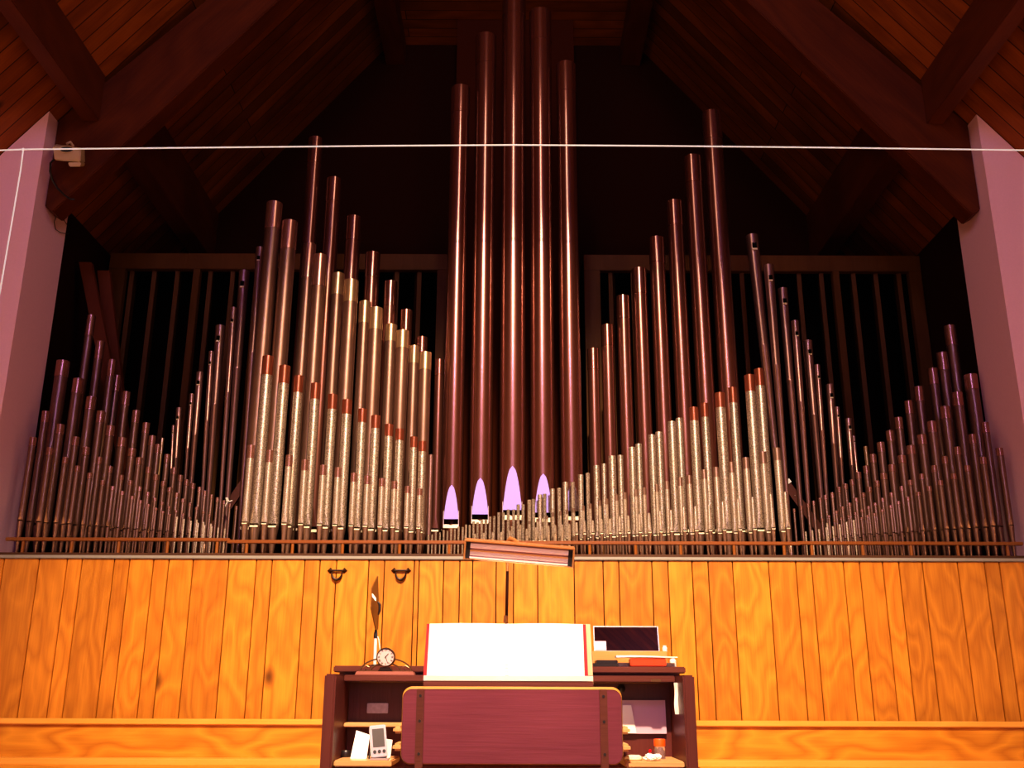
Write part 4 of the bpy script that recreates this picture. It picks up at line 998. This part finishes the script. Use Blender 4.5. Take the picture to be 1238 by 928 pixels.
fx = empty('wall_camera', P(83, 188, 5.66)); tag(fx, 'beige plastic camera housing fixed high on the left white wall', 'camera')
b0 = fx.location
def q_(x, y, Y): return P(x, y, Y) - b0
V = [q_(63.5, 176.5, 5.55), q_(98, 178.5, 5.52), q_(97, 196, 5.52), q_(66, 193.5, 5.55), q_(67, 174, 5.70), q_(102.5, 179.5, 5.68), q_(103, 197, 5.68), q_(70, 194, 5.70)]
MB().add(V, [[0, 1, 2, 3], [7, 6, 5, 4], [0, 4, 5, 1], [1, 5, 6, 2], [2, 6, 7, 3], [3, 7, 4, 0]]).build('housing', 'beige_pl', fx, bevel=.006)
V = [q_(82, 196, 5.53), q_(98, 196, 5.52), q_(97, 201.5, 5.52), q_(84, 201.5, 5.53), q_(83, 196, 5.67), q_(103, 196.5, 5.66), q_(102, 201, 5.66), q_(85, 201, 5.67)]
MB().add(V, [[0, 1, 2, 3], [7, 6, 5, 4], [0, 4, 5, 1], [1, 5, 6, 2], [2, 6, 7, 3], [3, 7, 4, 0]]).build('lower_housing', 'beige_pl', fx, bevel=.004)
c = q_(80.5, 180.5, 5.522); V = [c + Vector((.040 * math.cos(a), -.004 + .001 * math.sin(a), .018 * math.sin(a))) for a in [2 * PI * k / 24 for k in range(24)]]
V2 = [p + Vector((0, .02, 0)) for p in V]
MB().add(V + V2, [list(range(24)), list(range(47, 23, -1))] + [[i, (i + 1) % 24, 24 + (i + 1) % 24, 24 + i] for i in range(24)]).build('window', 'black_pl', fx)
V = [c + Vector((.046 * math.cos(a), -.002, .023 * math.sin(a))) for a in [2 * PI * k / 24 for k in range(25)]]
MB().tube(V, .003, 6, caps=False).build('window_rim', 'beige_pl', fx, smooth=True)
MB().tube([q_(81, 173.5, 5.62), q_(85, 171.5, 5.64), q_(89, 177, 5.66)], .008, 8).build('hook', 'beige_pl', fx, smooth=True)
V = [q_(97, 181, 5.60), q_(102, 183, 5.735), q_(101, 192, 5.735), q_(97, 192, 5.60)]
MB().tube([q_(96, 189, 5.66), q_(99, 189, 5.738)], .012, 10).build('bracket', 'beige_pl', fx, smooth=True)
Yk = 5.71
MB().tube([P(65, 193, 5.60), P(61, 197, 5.62), P(60.5, 207, 5.66), P(63, 217, 5.69), P(69, 227, Yk), P(78, 236, Yk), P(85, 240.5, Yk), P(90, 241, Yk + .01)], .0062, 8).build('camera_cable', 'cable', smooth=True)
tag(bpy.data.objects['camera_cable'], 'black cable looping from the wall camera across the rafter end', 'cable')
b = MB()
for pts in (((74, 250), (70, 257), (65.5, 268), (67, 277), (73, 281), (83, 283)), ((74, 251), (71, 259), (76, 264), (80, 270), (84, 276)), ((72, 252), (75, 258), (72, 262))):
    n_ = len(pts); XJ = -XW + .008
    b.tube([Vector((XJ, 0, 0)) + Vector((0, (lambda d: EYE.y + d.y * (XJ / d.x))(CM @ Vector(((x - 619) / FPX, (464 - y) / FPX, -1))), (lambda d: EYE.z + d.z * (XJ / d.x))(CM @ Vector(((x - 619) / FPX, (464 - y) / FPX, -1))))) for x, y in pts], .0022, 6)
tag(b.build('loose_wires', 'cable', smooth=True), 'thin dark loose wires dangling below the left rafter end', 'wire')

# ------------------------------------------------------------------ light
def area(name, loc, target, size, sizey, power, col, spread=180):
    L = bpy.data.lights.new(name, 'AREA'); L.shape = 'RECTANGLE'; L.size = size; L.size_y = sizey; L.energy = power; L.color = col; L.spread = math.radians(spread)
    o = bpy.data.objects.new(name, L); C.objects.link(o); o.location = loc
    o.rotation_euler = (Vector(target) - Vector(loc)).to_track_quat('-Z', 'Z').to_euler(); return o


def spot(name, loc, target, power, col, ang, blend, rad):
    L = bpy.data.lights.new(name, 'SPOT'); L.energy = power; L.color = col; L.spot_size = math.radians(ang); L.spot_blend = blend; L.shadow_soft_size = rad
    o = bpy.data.objects.new(name, L); C.objects.link(o); o.location = loc
    o.rotation_euler = (Vector(target) - Vector(loc)).to_track_quat('-Z', 'Y').to_euler(); return o


spot('chancel_spot', (.1, 0.0, 6.5), (0, 5.4, 1.15), 4850, (1.0, .73, .46), 51, 1.0, .10)
area('nave_window', (0, -9.2, 3.9), (0, 6, 3.2), 4.4, 5.2, 78, (.84, .52, 1.0))
area('fill_right', (4.6, -3.0, 4.0), (-1.6, 5.6, 2.2), .7, 1.8, 560, (.86, .38, .95))  # added purple fill for walls and pipes, no known window here
area('fill_left', (-4.6, -3.0, 4.0), (1.6, 5.6, 2.2), .7, 1.8, 500, (1.0, .44, .60))  # added pink fill from the other side, no known window either
area('purple_streak_light', (0, -3.0, 5.9), (0, 6.0, 2.8), .45, 1.5, 70, (.54, .40, 1.0))  # added panel, shaped to lay a lavender streak on the centre pipes
area('chancel_lamp', (0, 3.5, 5.9), (0, 6.2, 4.6), .14, 1.3, 15, (1.0, .74, .54))
area('ceiling_wash', (0, -2.5, 0.6), (0, 1.2, 8.0), 8.0, 1.5, 90, (1.0, .54, .24))
area('floor_bounce', (0, 3.9, 0.45), (0, 4.6, 6.0), 4.5, .6, 26, (1.0, .52, .22))
for sx_ in (-1, 1):
    area('roof_corner_fill', (sx_ * 4.6, 2.2, 1.6), (sx_ * 3.0, 4.6, 5.2), .5, .5, 27, (1.0, .55, .24))  # unseen fill added to warm the front corners of the roof
area('music_light', (P(627, 676, 3.86).x, 3.80, P(627, 690, 3.86).z), (0, 3.97, 1.2), .36, .03, 1.6, (1.0, .95, .92))
w = bpy.data.worlds.new('world'); SC.world = w; w.use_nodes = True
w.node_tree.nodes['Background'].inputs[0].default_value = (.5, .22, .2, 1); w.node_tree.nodes['Background'].inputs[1].default_value = .03
SC.view_settings.view_transform = 'Standard'
SC.view_settings.look = 'Medium High Contrast'
SC.view_settings.exposure = 0.08
SC.view_settings.gamma = 1.0
